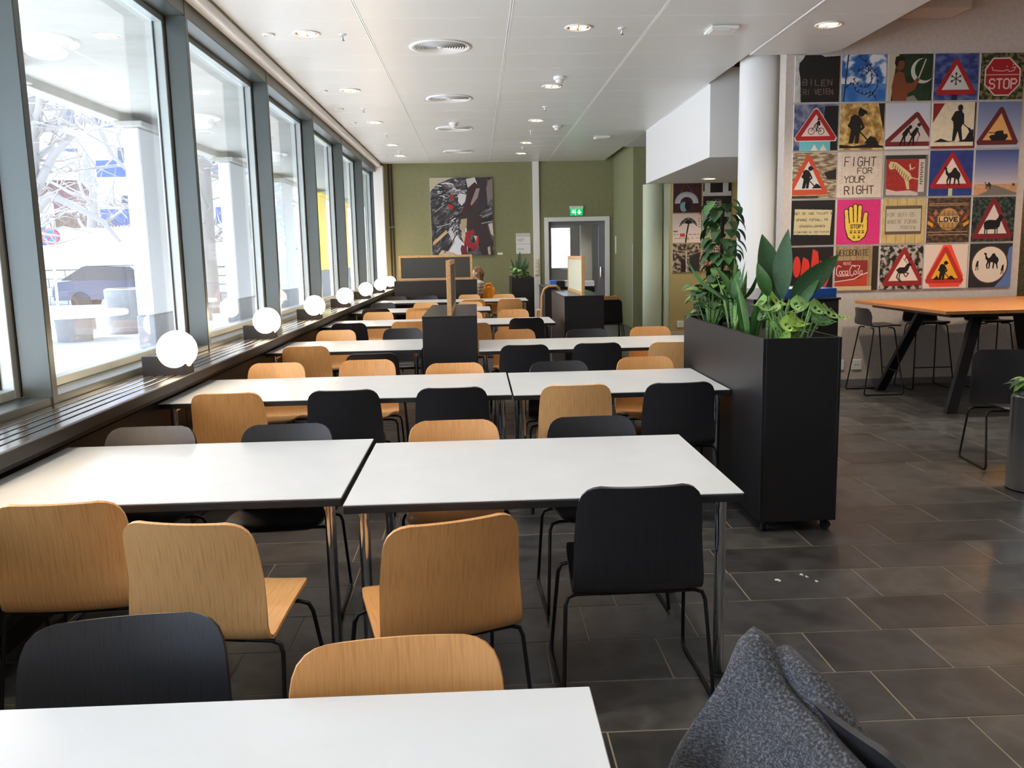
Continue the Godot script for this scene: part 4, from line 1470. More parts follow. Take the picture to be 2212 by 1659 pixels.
	part(sg, "sign_face", ss, im1)
	ss = st()
	lathe(ss, [[0.0, -0.012], [0.195, -0.012], [0.195, 0.010], [0.0, 0.010]], 32, v3(0, 1.9, 0), Basis(v3(1, 0, 0), PI / 2), false)
	part(sg, "sign_disc", ss, M.white)
	page(128, 128, C(52, 52, 150))
	tx("P", 40, 26, 26, 46, 0, 12, Color.WHITE)
	ss = st()
	pic(ss, v3(-0.27, 1.9, 0.0), v3(0.18, 0, 0), v3(0, 0.2, 0))
	part(sg, "parking_plate_face", ss, printed(I))
	part(sg, "parking_plate", one(v3(-0.45, 1.7, -0.015), v3(-0.09, 2.1, -0.002), 0.002), M.grey)
	# block of flats with blue balconies, brick house, hedge
	var bl = thing("apartment_block", "white block of flats with blue balconies behind the trees", "building", v3(-20.5, 0.3, -48))
	part(bl, "walls", one(v3(-9, 0, -8), v3(9, 10.5, 0)), M.render)
	var glassy = mt(C(70, 84, 100), 0.2)
	var blue = mt(C(52, 78, 160), 0.6)
	for fy in 4:
		for k in 6:
			var x = -7.6 + k * 3.0
			var wdw = part(bl, "window", one(v3(x, 1.0 + fy * 2.5, 0.0), v3(x + 1.1, 2.4 + fy * 2.5, 0.06)), M.white)
			part(wdw, "pane", one(v3(x + 0.08, 1.08 + fy * 2.5, 0.06), v3(x + 1.02, 2.32 + fy * 2.5, 0.08)), glassy)
			if k % 2 == 1:
				var bal = part(bl, "balcony", one(v3(x - 0.6, 0.55 + fy * 2.5, 0.0), v3(x + 1.9, 0.68 + fy * 2.5, 1.3)), M.render)
				part(bal, "balcony_front", one(v3(x - 0.6, 0.69 + fy * 2.5, 1.22), v3(x + 1.9, 1.55 + fy * 2.5, 1.28)), blue)
	part(bl, "roof_slab", one(v3(-9.2, 10.5, -8.2), v3(9.2, 10.75, 0.2)), M.grey)
	var br = thing("brick_house", "dull brick house beyond the parapet wall", "building", v3(-18.5, 0.3, -36), 0.2)
	part(br, "walls", one(v3(-4, 0, -3), v3(2.2, 4.6, 0)), mt(C(120, 92, 92), 0.9, 0.0, noise(0.1, [[0.0, Color(0.7, 0.7, 0.7)], [1.0, Color.WHITE]], 128, 31, 3), v3(0.5, 2, 0.5)))
	for k in 3:
		part(br, "window", one(v3(-3.4 + k * 1.9, 2.3, 0.0), v3(-2.4 + k * 1.9, 3.7, 0.05)), M.white)
	var rf = st()
	prism(rf, [Vector2(-3.4, 4.6), Vector2(0.4, 4.6), Vector2(-1.5, 5.9)], v3(-4.3, 0, 0), v3(0, 0, 1), v3(0, 1, 0), v3(6.8, 0, 0))
	part(br, "roof", rf, M.grey)
	var hd = thing("hedge", "pale leafless hedge above the parapet wall", "hedge", v3(-14, 0.3, -30))
	var hs = st()
	rg.seed = 77
	for i in 900:
		var p0 = v3(rg.randf_range(-6, 7), rg.randf_range(1.8, 2.6), rg.randf_range(-0.6, 0.6))
		var d = v3(rg.randf_range(-0.5, 0.5), rg.randf_range(0.3, 1.0), rg.randf_range(-0.5, 0.5)) * 0.7
		tube(hs, [p0, p0 + d], [0.018, 0.005], 4, false)
	var hh = part(hd, "twigs", hs, mt(C(110, 104, 84), 0.9))
	hh.set_meta("kind", "stuff")
	part(hd, "stems", one(v3(-6, 0, -0.3), v3(7, 1.8, 0.3), 0.1), M.bark)
	# big tree with the arching branch, then others
	var t = bare_tree("bare_tree", "large bare tree with an arching branch by the first window", v3(-9.2, 0.3, -18.0), 8.5, 4, M.bark, v3(0.5, 0, 0), 1.2)
	for pts in [[v3(-8.85, 3.0, -18), v3(-8.4, 3.75, -18), v3(-8.05, 4.1, -18.05), v3(-7.8, 4.45, -18.1), v3(-7.5, 4.3, -18.1), v3(-7.3, 3.75, -18.1), v3(-7.05, 3.45, -18.1)], [v3(-8.9, 2.6, -18), v3(-8.5, 2.95, -17.9), v3(-8.0, 2.7, -17.9), v3(-7.5, 2.4, -17.9), v3(-7.2, 2.0, -17.9)], [v3(-8.8, 3.9, -18), v3(-8.5, 4.9, -18), v3(-8.3, 5.5, -18)]]:
		var q = []
		var r = []
		for i in pts.size():
			q.append(pts[i] - v3(-9.2, 0.3, -18.0))
			r.append(0.10 * (1.0 - 0.8 * i / pts.size()))
		var s = st()
		tube(s, q, r, 8)
		part(t, "branch", s, M.bark)
	bare_tree("bare_tree", "bare tree seen through the second window bay", v3(-6.6, 0.3, -21.5), 7.5, 8, M.bark, v3(0.2, 0, 0.3), 1.1)
	bare_tree("bare_tree", "small bare tree between the hedge and white flats", v3(-12.6, 0.3, -28.8), 6.5, 15, M.bark, v3(0.3, 0, 0), 1.0)
	bare_tree("bare_tree", "bare tree far off between the farther piers", v3(-8.8, 0.3, -34.8), 8.0, 21, M.bark, v3(-0.2, 0, 0), 1.2)

# ---------------------------------------------------------------- dining tables and chairs
func tables_and_chairs():
	var tb = [M.white_top, M.edge, M.chrome]
	for q in [[-1.215, 0.205, -0.60, "white table in the foreground, cut off by the lower edge"], [-1.95, -0.512, -3.03, "white table at the window end of the second row"], [-0.492, 0.935, -2.93, "white table at the aisle end of the second row"], [-1.96, 0.196, -5.22, "long white table at the window end of the third row"], [0.206, 1.553, -5.19, "white table of the third row, beside the large planter"], [-1.96, -0.53, -7.93, "white table of the fourth row, between windows and divider"], [0.0, 2.1, -7.66, "long white table of the fourth row, right of the divider"], [-1.96, -0.49, -10.76, "white table at the window end of the fifth row"], [-0.46, 0.965, -10.62, "white table at the aisle end of the fifth row"], [-1.95, 0.2, -13.3, "long white table of the sixth row"], [-1.93, -0.49, -15.93, "white table at the window end of the last row"], [-0.47, 0.94, -15.85, "white table at the aisle end of the last row"]]:
		table(q[0], q[1], q[2], q[3], tb)
	var MM = chair_meshes()
	var P = []
	for m in M.oak:
		P.append(chair_proto(MM, m, M.steel))
	var B = chair_proto(MM, M.ash, M.steel)
	M.chair_black = B
	M.chair_oak = P[0]
	var rows = ["front", "second", "third", "fourth", "fifth", "sixth", "last"]
	var ord = ["first", "second", "third", "fourth", "fifth"]
	# row, near side?, list of [oak variant or -1 for black, x, z of the top of the back, turn in degrees]
	var L = [
		[0, false, [[-1, -0.81, -1.87, 8], [1, -0.19, -1.71, 5]]],
		[1, true, [[0, -1.42, -2.79, 3], [2, -0.92, -2.53, -10], [1, -0.08, -2.47, 19], [-1, 0.54, -2.78, 1]]],
		[1, false, [[-1, -1.58, -4.13, 0], [-1, -0.93, -4.10, 2], [1, -0.13, -4.08, 1], [-1, 0.53, -4.08, 2]]],
		[2, true, [[0, -1.52, -5.09, -1], [-1, -0.82, -5.08, 2], [-1, -0.17, -5.07, 1], [2, 0.58, -5.05, 1], [-1, 1.21, -5.03, 2]]],
		[2, false, [[2, -1.54, -6.57, 0], [0, -0.86, -6.62, 0], [1, -0.18, -6.29, 0], [-1, 0.58, -6.25, 2], [1, 1.24, -6.37, 2]]],
		[3, true, [[0, -1.57, -7.74, -3], [-1, -0.88, -7.02, 4], [-1, 0.40, -7.39, 0], [-1, 1.04, -7.40, 1], [2, 1.70, -7.35, 0]]],
		[3, false, [[2, -1.55, -9.43, 0], [-1, -0.83, -9.46, 0], [1, 0.38, -9.00, 0], [-1, 1.12, -8.85, 0], [1, 1.80, -8.94, 0]]],
		[4, true, [[-1, -1.56, -10.35, 0], [1, -0.84, -10.41, 0], [1, -0.07, -9.97, -4], [-1, 0.60, -10.53, 0]]],
		[4, false, [[2, -1.42, -12.35, 0], [0, -0.80, -12.35, 0], [2, -0.15, -11.95, 0], [0, 0.51, -12.26, 0]]],
		[5, true, [[-1, -1.56, -13.18, 0], [0, -0.88, -13.10, 0]]],
		[5, false, [[-1, -1.62, -14.80, 0], [2, -0.87, -14.61, 0], [2, -0.13, -14.45, 0]]],
		[6, true, [[0, -0.08, -15.17, 4], [1, 0.57, -15.12, 0]]],
		[6, false, [[-1, -1.60, -17.05, 0], [-1, -0.99, -17.07, 0], [2, -0.16, -17.14, 0], [2, 0.52, -17.0, 0]]]]
	for e in L:
		for i in e[2].size():
			var c = e[2][i]
			var a = deg_to_rad(c[3]) + (0.0 if e[1] else PI)
			var pos = v3(c[1], 0, c[2]) - v3(0, 0, 0.278).rotated(Vector3.UP, a)
			var lab = "%s shell chair, %s side of %s table row, %s from windows" % ["black" if c[0] < 0 else "oak", "near" if e[1] else "far", rows[e[0]], ord[i]]
			copy(B if c[0] < 0 else P[c[0]], lab, pos, a, "black shell chairs" if c[0] < 0 else "oak shell chairs")
	copy(B, "black shell chair partly hidden behind the right-hand divider", v3(2.17, 0, -14.40), 0.05, "black shell chairs")
	copy(P[0], "oak shell chair behind the black one, right of the right-hand divider", v3(2.34, 0, -15.6), 0.0, "oak shell chairs")
	copy(B, "black shell chair facing the camera at the right edge", v3(3.88, 0, -5.98), PI - 0.12, "black shell chairs")
	copy(B, "black shell chair carrying the grey denim jacket", v3(0.842, 0, -1.425), -PI / 2 + 0.2, "black shell chairs")

# ---------------------------------------------------------------- dividers and planters
func caster(p, x, z, a):
	var c = Node3D.new()
	c.name = "caster"
	p.add_child(c, true)
	c.position = v3(x, 0, z)
	c.rotation.y = a
	for g in [-1.0, 1.0]:
		var s = st()
		lathe(s, [[0.0, -0.007], [0.022, -0.007], [0.025, -0.004], [0.025, 0.004], [0.022, 0.007], [0.0, 0.007]], 18, v3(g * 0.014, 0.025, 0.015), Basis(v3(0, 0, 1), PI / 2), false)
		part(c, "wheel", s, M.gasket)
	var s2 = st()
	lathe(s2, [[0.010, 0.045], [0.02, 0.045], [0.02, 0.06], [0.028, 0.064]], 14, Vector3.ZERO, Basis(), false)
	bx(s2, v3(0, 0.038, 0.008), v3(0.012, 0.04, 0.045), 0.003)
	part(c, "fork", s2, M.steel)
func planter(nm, label, a, b, cast):
	var t = thing(nm, label, "planter", v3((a.x + b.x) / 2, 0, (a.z + b.z) / 2), 0, "black planter boxes")
	var w = (b.x - a.x) / 2
	var d = abs(b.z - a.z) / 2
	var y0 = 0.065 if cast else 0.02
	for g in [-1.0, 1.0]:
		part(t, "side_panel", one(v3(g * w, y0, -d), v3(g * (w - 0.018), a.y, d), 0.0015), M.black)
		part(t, "end_panel", one(v3(-w + 0.0185, y0, g * d), v3(w - 0.0185, a.y, g * (d - 0.018)), 0.0015), M.black)
	part(t, "bottom", one(v3(-w + 0.0185, y0, -d + 0.0185), v3(w - 0.0185, y0 + 0.018, d - 0.0185)), M.black)
	part(t, "soil", one(v3(-w + 0.0185, a.y - 0.2, -d + 0.0185), v3(w - 0.0185, a.y - 0.055, d - 0.0185)), M.soil)
	if cast:
		for gx in [-1, 1]:
			for gz in [-1, 1]:
				caster(t, gx * (w - 0.05), gz * (d - 0.06), 0.5 * gx + 0.3 * gz)
	else:
		part(t, "plinth", one(v3(-w + 0.03, 0, -d + 0.03), v3(w - 0.03, 0.02, d - 0.03)), M.black)
	return t
func dividers_and_planters():
	divider("divider_screen", "black box divider with oak-framed screen, standing among middle tables", v3(-0.26, 0, -8.72), v3(0.5, 1.05, 1.83), 0, M, mt(C(96, 92, 84), 0.95))
	divider("divider_screen", "black box divider with pale screen, right of the fifth row", v3(1.36, 0, -11.86), v3(0.51, 1.05, 1.87), 0, M, mt(C(206, 206, 178), 0.95))
	divider("divider_screen", "black box divider with dark screen, crosswise below the painting", v3(-0.83, 0, -17.55), v3(0.5, 1.10, 1.66), PI / 2, M, mt(C(72, 72, 68), 0.95))
	var rg = RandomNumberGenerator.new()
	rg.seed = 9
	planter("planter_box", "tall black planter box on casters, beside the third table row", v3(1.56, 1.109, -4.62), v3(2.0, 1.109, -6.43), true)
	var py = 1.055
	# big upright leaves
	var p = thing("broadleaf_plant", "broad dark upright leaves in the middle of the large planter", "plant", v3(1.78, py, -5.15))
	for q in [[v3(0.0, 0.0, 0.0), v3(0.035, 0.22, 0.0), v3(-0.03, 0.63, -0.10), v3(1, 0, 0.1), 0.165], [v3(0.03, 0, 0.02), v3(0.06, 0.24, 0.04), v3(0.085, 0.655, 0.03), v3(0.65, 0, 0.75), 0.135], [v3(0.04, 0, 0.05), v3(0.08, 0.24, 0.1), v3(0.34, 0.50, 0.16), v3(0.7, -0.6, 0.1), 0.14], [v3(-0.02, 0, 0.0), v3(-0.01, 0.26, 0.0), v3(-0.09, 0.46, 0.0), v3(0.9, 0.3, 0.3), 0.085], [v3(0.02, 0, -0.03), v3(0.02, 0.12, -0.05), v3(-0.03, 0.34, -0.12), v3(1, 0, 0), 0.05], [v3(0.05, 0, 0.1), v3(0.12, 0.18, 0.13), v3(0.23, 0.36, 0.16), v3(0.6, -0.5, 0.5), 0.06]]:
		stem(p, q[0], q[1], 0.012, M.leaflight)
		leaf(p, "leaf", q[1], q[2], q[3].normalized(), q[4], 0.02, M.leafdark if q[4] > 0.1 else M.leaf, 0, 12, 0.22)
	# snake plants
	for k in 2:
		var sp = thing("snake_plant", ["pale green sword-leaved plant in the large planter, nearer the column", "pale green sword-leaved plant at the aisle-facing rim of the planter"][k], "plant", v3([1.75, 1.66][k], py, [-5.75, -5.15][k]), 0, "sword-leaved plants in the planter")
		for i in 9:
			var a = rg.randf() * TAU
			var r0 = rg.randf() * 0.07
			var b0 = v3(cos(a) * r0, 0, sin(a) * r0)
			var h = rg.randf_range(0.28, 0.48) * (1.0 if k == 0 else 0.85)
			leaf(sp, "leaf", b0, b0 + v3(cos(a) * 0.09, h, sin(a) * 0.09), v3(cos(a + 1.2 + rg.randf()), 0, sin(a + 1.2 + rg.randf())).normalized(), rg.randf_range(0.045, 0.065), 0.01, M.snake if i % 3 else M.leaf, 1, 8, 0.35)
	# long arching leaves leaning out over the table side
	var ar = thing("arching_plant", "plant with long arching leaves leaning left over the planter", "plant", v3(1.68, py, -5.55))
	for q in [[v3(0, 0.22, 0), v3(-0.33, 0.50, 0.02), v3(0.1, 0.2, 1), 0.075, 0.05], [v3(0, 0.20, 0), v3(-0.20, 0.36, 0.06), v3(0.2, 0, 1), 0.05, 0.03], [v3(0.02, 0.16, 0.06), v3(0.02, 0.02, 0.42), v3(1, 0, 0.2), 0.055, 0.06], [v3(0, 0.2, 0), v3(0.05, 0.42, -0.05), v3(0.6, 0, 0.8), 0.06, 0.02], [v3(0, 0.18, 0), v3(-0.10, 0.44, -0.16), v3(0.8, 0, -0.3), 0.06, 0.03], [v3(0.01, 0.2, 0.02), v3(0.10, 0.40, 0.14), v3(0.8, 0, -0.5), 0.05, 0.03]]:
		stem(ar, v3(0, 0, 0), q[0], 0.010, M.leaflight)
		leaf(ar, "leaf", q[0], q[1], q[2].normalized(), q[3], q[4], M.leaf, 1, 10, 0.3)
	# swiss cheese plant in front
	var mo = thing("swiss_cheese_plant", "light green plant with holed leaves at the front of planter", "plant", v3(1.80, py, -4.83))
	for i in 26:
		var ang = rg.randf_range(-1.9, 1.9)
		var b0 = v3(rg.randf_range(-0.17, 0.17), rg.randf_range(0.07, 0.30), rg.randf_range(-0.18, 0.12))
		if i < 3:
			b0 = v3([0.10, 0.17, 0.22][i], [0.26, 0.23, 0.20][i], [0.05, 0.02, 0.0][i])
			ang = [0.4, 0.9, 1.5][i]
		stem(mo, v3(b0.x * 0.4, 0, b0.z * 0.4), b0, 0.004, M.leaflight, v3(0, 0.03, 0))
		var L = rg.randf_range(0.10, 0.16)
		var dir = v3(sin(ang), rg.randf_range(-0.9, -0.25), cos(ang) * 0.6).normalized()
		holed_leaf(mo, b0, b0 + dir * L, v3(cos(ang), 0.1, -sin(ang)).normalized(), L * 0.78, 0.02, [M.leaflight, M.leaflight, M.leafyoung, M.leaf][i % 4])
	# climber on its pole
	var cl = thing("climbing_plant", "dark heart-leaved climber on a tall pole beside the white column", "plant", v3(1.78, py, -6.22))
	var ps = st()
	tube(ps, [v3(0, 0, 0), v3(0, 0.83, 0)], 0.014, 10)
	part(cl, "moss_pole", ps, M.soil)
	for i in 96:
		var y = 0.05 + 0.84 * i / 96.0
		var a = i * 2.4 + rg.randf()
		var o = v3(cos(a) * 0.035, y, sin(a) * 0.035)
		var e = o + v3(cos(a), 0, sin(a)) * rg.randf_range(0.02, 0.07) + v3(0, rg.randf_range(-0.01, 0.05), 0)
		var d = v3(cos(a) * 0.6, -0.8, sin(a) * 0.6).normalized()
		leaf(cl, "leaf", e, e + d * rg.randf_range(0.08, 0.12), v3(-sin(a), 0, cos(a)), rg.randf_range(0.075, 0.10), 0.012, M.leafdark if i % 5 else M.leaf, 2, 7, 0.2)
		if i % 3 == 0:
			stem(cl, o, e, 0.003, M.leaflight)
	var bu = thing("bushy_plant", "low bushy green plant at the far end of planter", "plant", v3(1.67, py, -6.08))
	for i in 80:
		var a = rg.randf() * TAU
		var r = rg.randf_range(0.02, 0.14)
		var e = v3(cos(a) * r, rg.randf_range(0.08, 0.32), sin(a) * r * 1.3)
		if i % 3 == 0:
			stem(bu, v3(e.x * 0.3, 0, e.z * 0.3), e, 0.003, M.leaflight)
		var d = v3(cos(a), rg.randf_range(-0.9, 0.2), sin(a)).normalized()
		leaf(bu, "leaf", e, e + d * rg.randf_range(0.08, 0.13), v3(-sin(a), 0.2, cos(a)).normalized(), rg.randf_range(0.06, 0.09), 0.012, [M.leaf, M.leaflight, M.leafdark][i % 3], 2, 7, 0.2)
	# planter by the back wall
	planter("planter_box", "black planter box with green plant by the back wall", v3(0.73, 1.10, -18.1), v3(1.20, 1.10, -19.6), false)
	var bp = thing("peace_lily", "leafy green plant in the planter by the back wall", "plant", v3(0.93, 1.045, -18.45))
	for i in 60:
		var a = rg.randf() * TAU
		var r = rg.randf_range(0.02, 0.2)
		var e = v3(cos(a) * r, rg.randf_range(0.03, 0.26), sin(a) * r)
		var d = v3(cos(a), rg.randf_range(-0.8, 0.3), sin(a)).normalized()
		leaf(bp, "leaf", e, e + d * rg.randf_range(0.09, 0.14), v3(-sin(a), 0.2, cos(a)).normalized(), rg.randf_range(0.06, 0.08), 0.015, [M.leaf, M.leaflight, M.leaf][i % 3], 2, 6, 0.2)
	for q in [[0.0, 0.60, 0.0, 0.10], [0.14, 0.48, 0.05, 0.09], [-0.2, 0.46, 0.05, 0.05], [0.2, 0.38, 0.1, 0.08], [-0.08, 0.42, -0.1, 0.09]]:
		leaf(bp, "leaf", v3(q[0] * 0.3, 0.12, 0), v3(q[0], q[1], q[2]), v3(1, 0, 0.4).normalized(), q[3], 0.02, M.leafdark, 0, 9, 0.25)
	stem(bp, Vector3.ZERO, v3(0, 0.2, 0), 0.01, M.leaflight)

# ---------------------------------------------------------------- high table and stools on the right
func right_side():
	var t = thing("high_table", "high oak-topped table on splayed black legs by the print wall", "table", v3(5.35, 0, -8.61))
	part(t, "tabletop", one(v3(-1.08, 0.965, -0.95), v3(1.08, 1.0, 0.95), 0.004), M.oaktop)
	part(t, "apron", one(v3(-0.95, 0.925, -0.8), v3(0.95, 0.963, 0.8), 0.004), M.steel)
	for gx in [-1.0, 1.0]:
		for gz in [-1.0, 1.0]:
			var s = st()
			var a = v3(gx * 0.52, 0.925, gz * 0.5)
			var b = v3(gx * 0.86, 0.0, gz * 0.72)
			var u = v3(0.05, 0, 0)
			var w = v3(0, 0, 0.03)
			for q in [[u, w], [-u, w], [w, u], [-w, u]]:
				fc(s, [a + q[0] - q[1], a + q[0] + q[1], b + q[0] + q[1], b + q[0] - q[1]], q[0])
			fc(s, [a - u - w, a + u - w, a + u + w, a - u + w], Vector3.UP)
			fc(s, [b - u - w, b + u - w, b + u + w, b - u + w], Vector3.DOWN)
			part(t, "leg", s, M.steel)
	var SP = stool_proto(M, M.ash, M.steel)
	for q in [[4.36, -9.2, -PI / 2, "black bar stool at the left end of the high table"], [5.05, -9.45, PI, "black bar stool between high table and print wall, left one"], [5.75, -9.42, PI, "black bar stool between high table and print wall, right one"], [5.45, -7.75, 0.15, "black bar stool at the near side of the high table"]]:
		copy(SP, q[3], v3(q[0], 0, q[1]), q[2], "black bar stools at the high table")
	# steel pot with plant at the very edge
	var pt = thing("steel_pot", "tall brushed steel plant pot cut off by the right edge", "plant pot", v3(3.62, 0, -5.32))
	var s = st()
	lathe(s, [[0.15, 0.0], [0.165, 0.01], [0.165, 0.62], [0.155, 0.63], [0.15, 0.60], [0.15, 0.56]], 40, Vector3.ZERO, Basis(), false)
	part(pt, "vessel", s, mt(C(178, 178, 176), 0.24, 0.9))
	s = st()
	lathe(s, [[0.15, 0.575], [0.0, 0.585]], 24)
	part(pt, "soil", s, M.soil)
	var pl = thing("potted_plant", "dark leafy plant in the steel pot at right edge", "plant", v3(3.62, 0.58, -5.32))
	var rg = RandomNumberGenerator.new()
	rg.seed = 3
	for i in 26:
		var a = rg.randf() * TAU
		var e = v3(cos(a) * 0.09, rg.randf_range(0.02, 0.16), sin(a) * 0.09)
		leaf(pl, "leaf", e, e + v3(cos(a), rg.randf_range(-0.9, 0.1), sin(a)).normalized() * rg.randf_range(0.09, 0.14), v3(-sin(a), 0.1, cos(a)).normalized(), 0.075, 0.015, M.leafdark if i % 5 else M.leaflight, 2, 7, 0.2)
	stem(pl, Vector3.ZERO, v3(0, 0.15, 0), 0.01, M.leaflight)
	# tray station behind the planter
	var cb = thing("waste_cabinet", "tall black cabinet carrying a blue tray box, behind planter", "cabinet", v3(2.64, 0, -8.0))
	part(cb, "carcass", one(v3(-0.36, 0.03, -1.0), v3(0.36, 1.165, 0.98), 0.004), M.black)
	part(cb, "cabinet_top", one(v3(-0.37, 1.166, -1.01), v3(0.37, 1.185, 1.0), 0.003), M.black_gloss)
	part(cb, "door", one(v3(-0.345, 0.05, 0.981), v3(0.345, 1.15, 0.998), 0.003), M.black)
	part(cb, "plinth", one(v3(-0.33, 0, -0.97), v3(0.33, 0.03, 0.94)), M.black)
	var tr = thing("tray_box", "flat blue box with small items on the black cabinet", "box", v3(2.77, 1.186, -7.35))
	part(tr, "base", one(v3(-0.22, 0, -0.3), v3(0.22, 0.015, 0.3), 0.002), mt(C(32, 84, 168), 0.5))
	for g in [-1.0, 1.0]:
		part(tr, "long_side", one(v3(g * 0.22, 0.0155, -0.3), v3(g * 0.208, 0.075, 0.3), 0.002), mt(C(32, 84, 168), 0.5))
		part(tr, "short_side", one(v3(-0.2075, 0.0155, g * 0.3), v3(0.2075, 0.075, g * 0.288), 0.002), mt(C(32, 84, 168), 0.5))
	part(tr, "insert", one(v3(-0.2, 0.016, -0.28), v3(0.2, 0.07, 0.28), 0.004), mt(C(196, 192, 196), 0.6))
	# wall sockets
	for q in [[v3(4.39, 0.24, -9.73), "white wall socket under the print wall, right one"], [v3(4.18, 0.24, -9.73), "white wall socket under the print wall, left one"], [v3(3.69, 0.26, -15.5), "white wall socket on the ochre wall"]]:
		var o = thing("wall_socket", q[1], "socket", q[0], 0, "white wall sockets")
		part(o, "plate", one(v3(-0.06, -0.06, 0), v3(0.06, 0.06, 0.012), 0.004), M.white)
		for g in [-0.015, 0.015]:
			part(o, "socket_hole", one(v3(g - 0.005, -0.005, 0.0121), v3(g + 0.005, 0.005, 0.013)), M.gasket)
	# duct and wall lamp
	single("duct_casing", "beige boxed duct high above the print wall", "duct", one(v3(4.72, 4.06, -9.72), v3(5.28, 4.24, -9.3), 0.004), M.beige)
	var wl = thing("wall_lamp", "small warm box-shaped wall lamp right of the prints", "lamp", v3(6.72, 2.33, -10.3))
	part(wl, "backplate", one(v3(-0.09, 0.02, 0), v3(0.09, 0.27, 0.02), 0.003), M.steel)
	part(wl, "lamp_shade", one(v3(-0.1, 0, 0.021), v3(0.1, 0.29, 0.1), 0.004), lamp_mat(Color(1.0, 0.78, 0.45), 1.5))
	var ol = OmniLight3D.new()
	ol.name = "glow"
	ol.light_color = Color(1.0, 0.78, 0.5)
	ol.light_energy = 0.4
	ol.light_size = 0.1
	ol.omni_range = 20
	ol.omni_attenuation = 2.0
	ol.shadow_enabled = true
	wl.add_child(ol)
	ol.position = v3(0, 0.14, 0.16)
	# jacket over the chair back in the foreground
	var jk = thing("denim_jacket", "charcoal denim jacket hung over a chair back, foreground right", "jacket", v3(0.545, 0.45, -1.37))
	var o0 = v3(0.545, 0.45, -1.37)
	var tweed = mt(C(110, 112, 117), 0.85, 0.0, noise(0.35, [[0.0, Color(0.12, 0.12, 0.13)], [0.45, Color(0.3, 0.3, 0.32)], [0.58, Color(0.55, 0.55, 0.56)], [0.7, Color.WHITE], [1.0, Color.WHITE]], 256, 51, 2), v3(1.6, 3.2, 1.6))
	tweed.rim_enabled = true
	tweed.rim = 0.3
	var A = v3(0.512, 0.872, -1.565)
	var B = v3(0.60, 0.83, -1.10)
	var side = (B - A).cross(Vector3.UP).normalized()
	var rows = []
	for i in 19:
		var u = i / 18.0
		var r = []
		for j in 25:
			var v = (j - 12) / 12.0
			var av = abs(v)
			var rg2 = A.lerp(B, u)
			var dip = 0.05 * pow(max(0.0, 1.0 - u / 0.05), 2.0) + 0.06 * smoothstep(0.05, 0.3, u)
			var drop = 0.42 * max(0.0, av - 0.04)
			var spread = (0.012 * smoothstep(0.0, 0.1, av) + 0.14 * av * (1.0 - 0.35 * u) + 0.03 * smoothstep(0.15, 0.5, av)) * sign(v)
			var fold = (0.02 * sin(u * 15.0 + v * 2.5) + 0.01 * sin(u * 31.0 - v * 6.0)) * smoothstep(0.1, 0.6, av)
			r.append(rg2 - side * (spread + fold) + v3(0, -drop - dip * (1.0 - 0.5 * av), 0) - o0)
		rows.append(r)
	s = st()
	sheet(s, rows, 0.012)
	part(jk, "back_cloth", s, tweed)
	s = st()
	var lp = []
	for q in [[v3(0.562, 0.79, -1.53), 0.02], [v3(0.565, 0.832, -1.50), 0.034], [v3(0.585, 0.815, -1.42), 0.038], [v3(0.615, 0.76, -1.33), 0.04], [v3(0.64, 0.68, -1.24), 0.042], [v3(0.66, 0.57, -1.15), 0.04]]:
		lp.append(q[0] - o0)
	tube(s, lp, [0.010, 0.024, 0.030, 0.036, 0.040, 0.04], 12)
	part(jk, "sleeve", s, tweed)

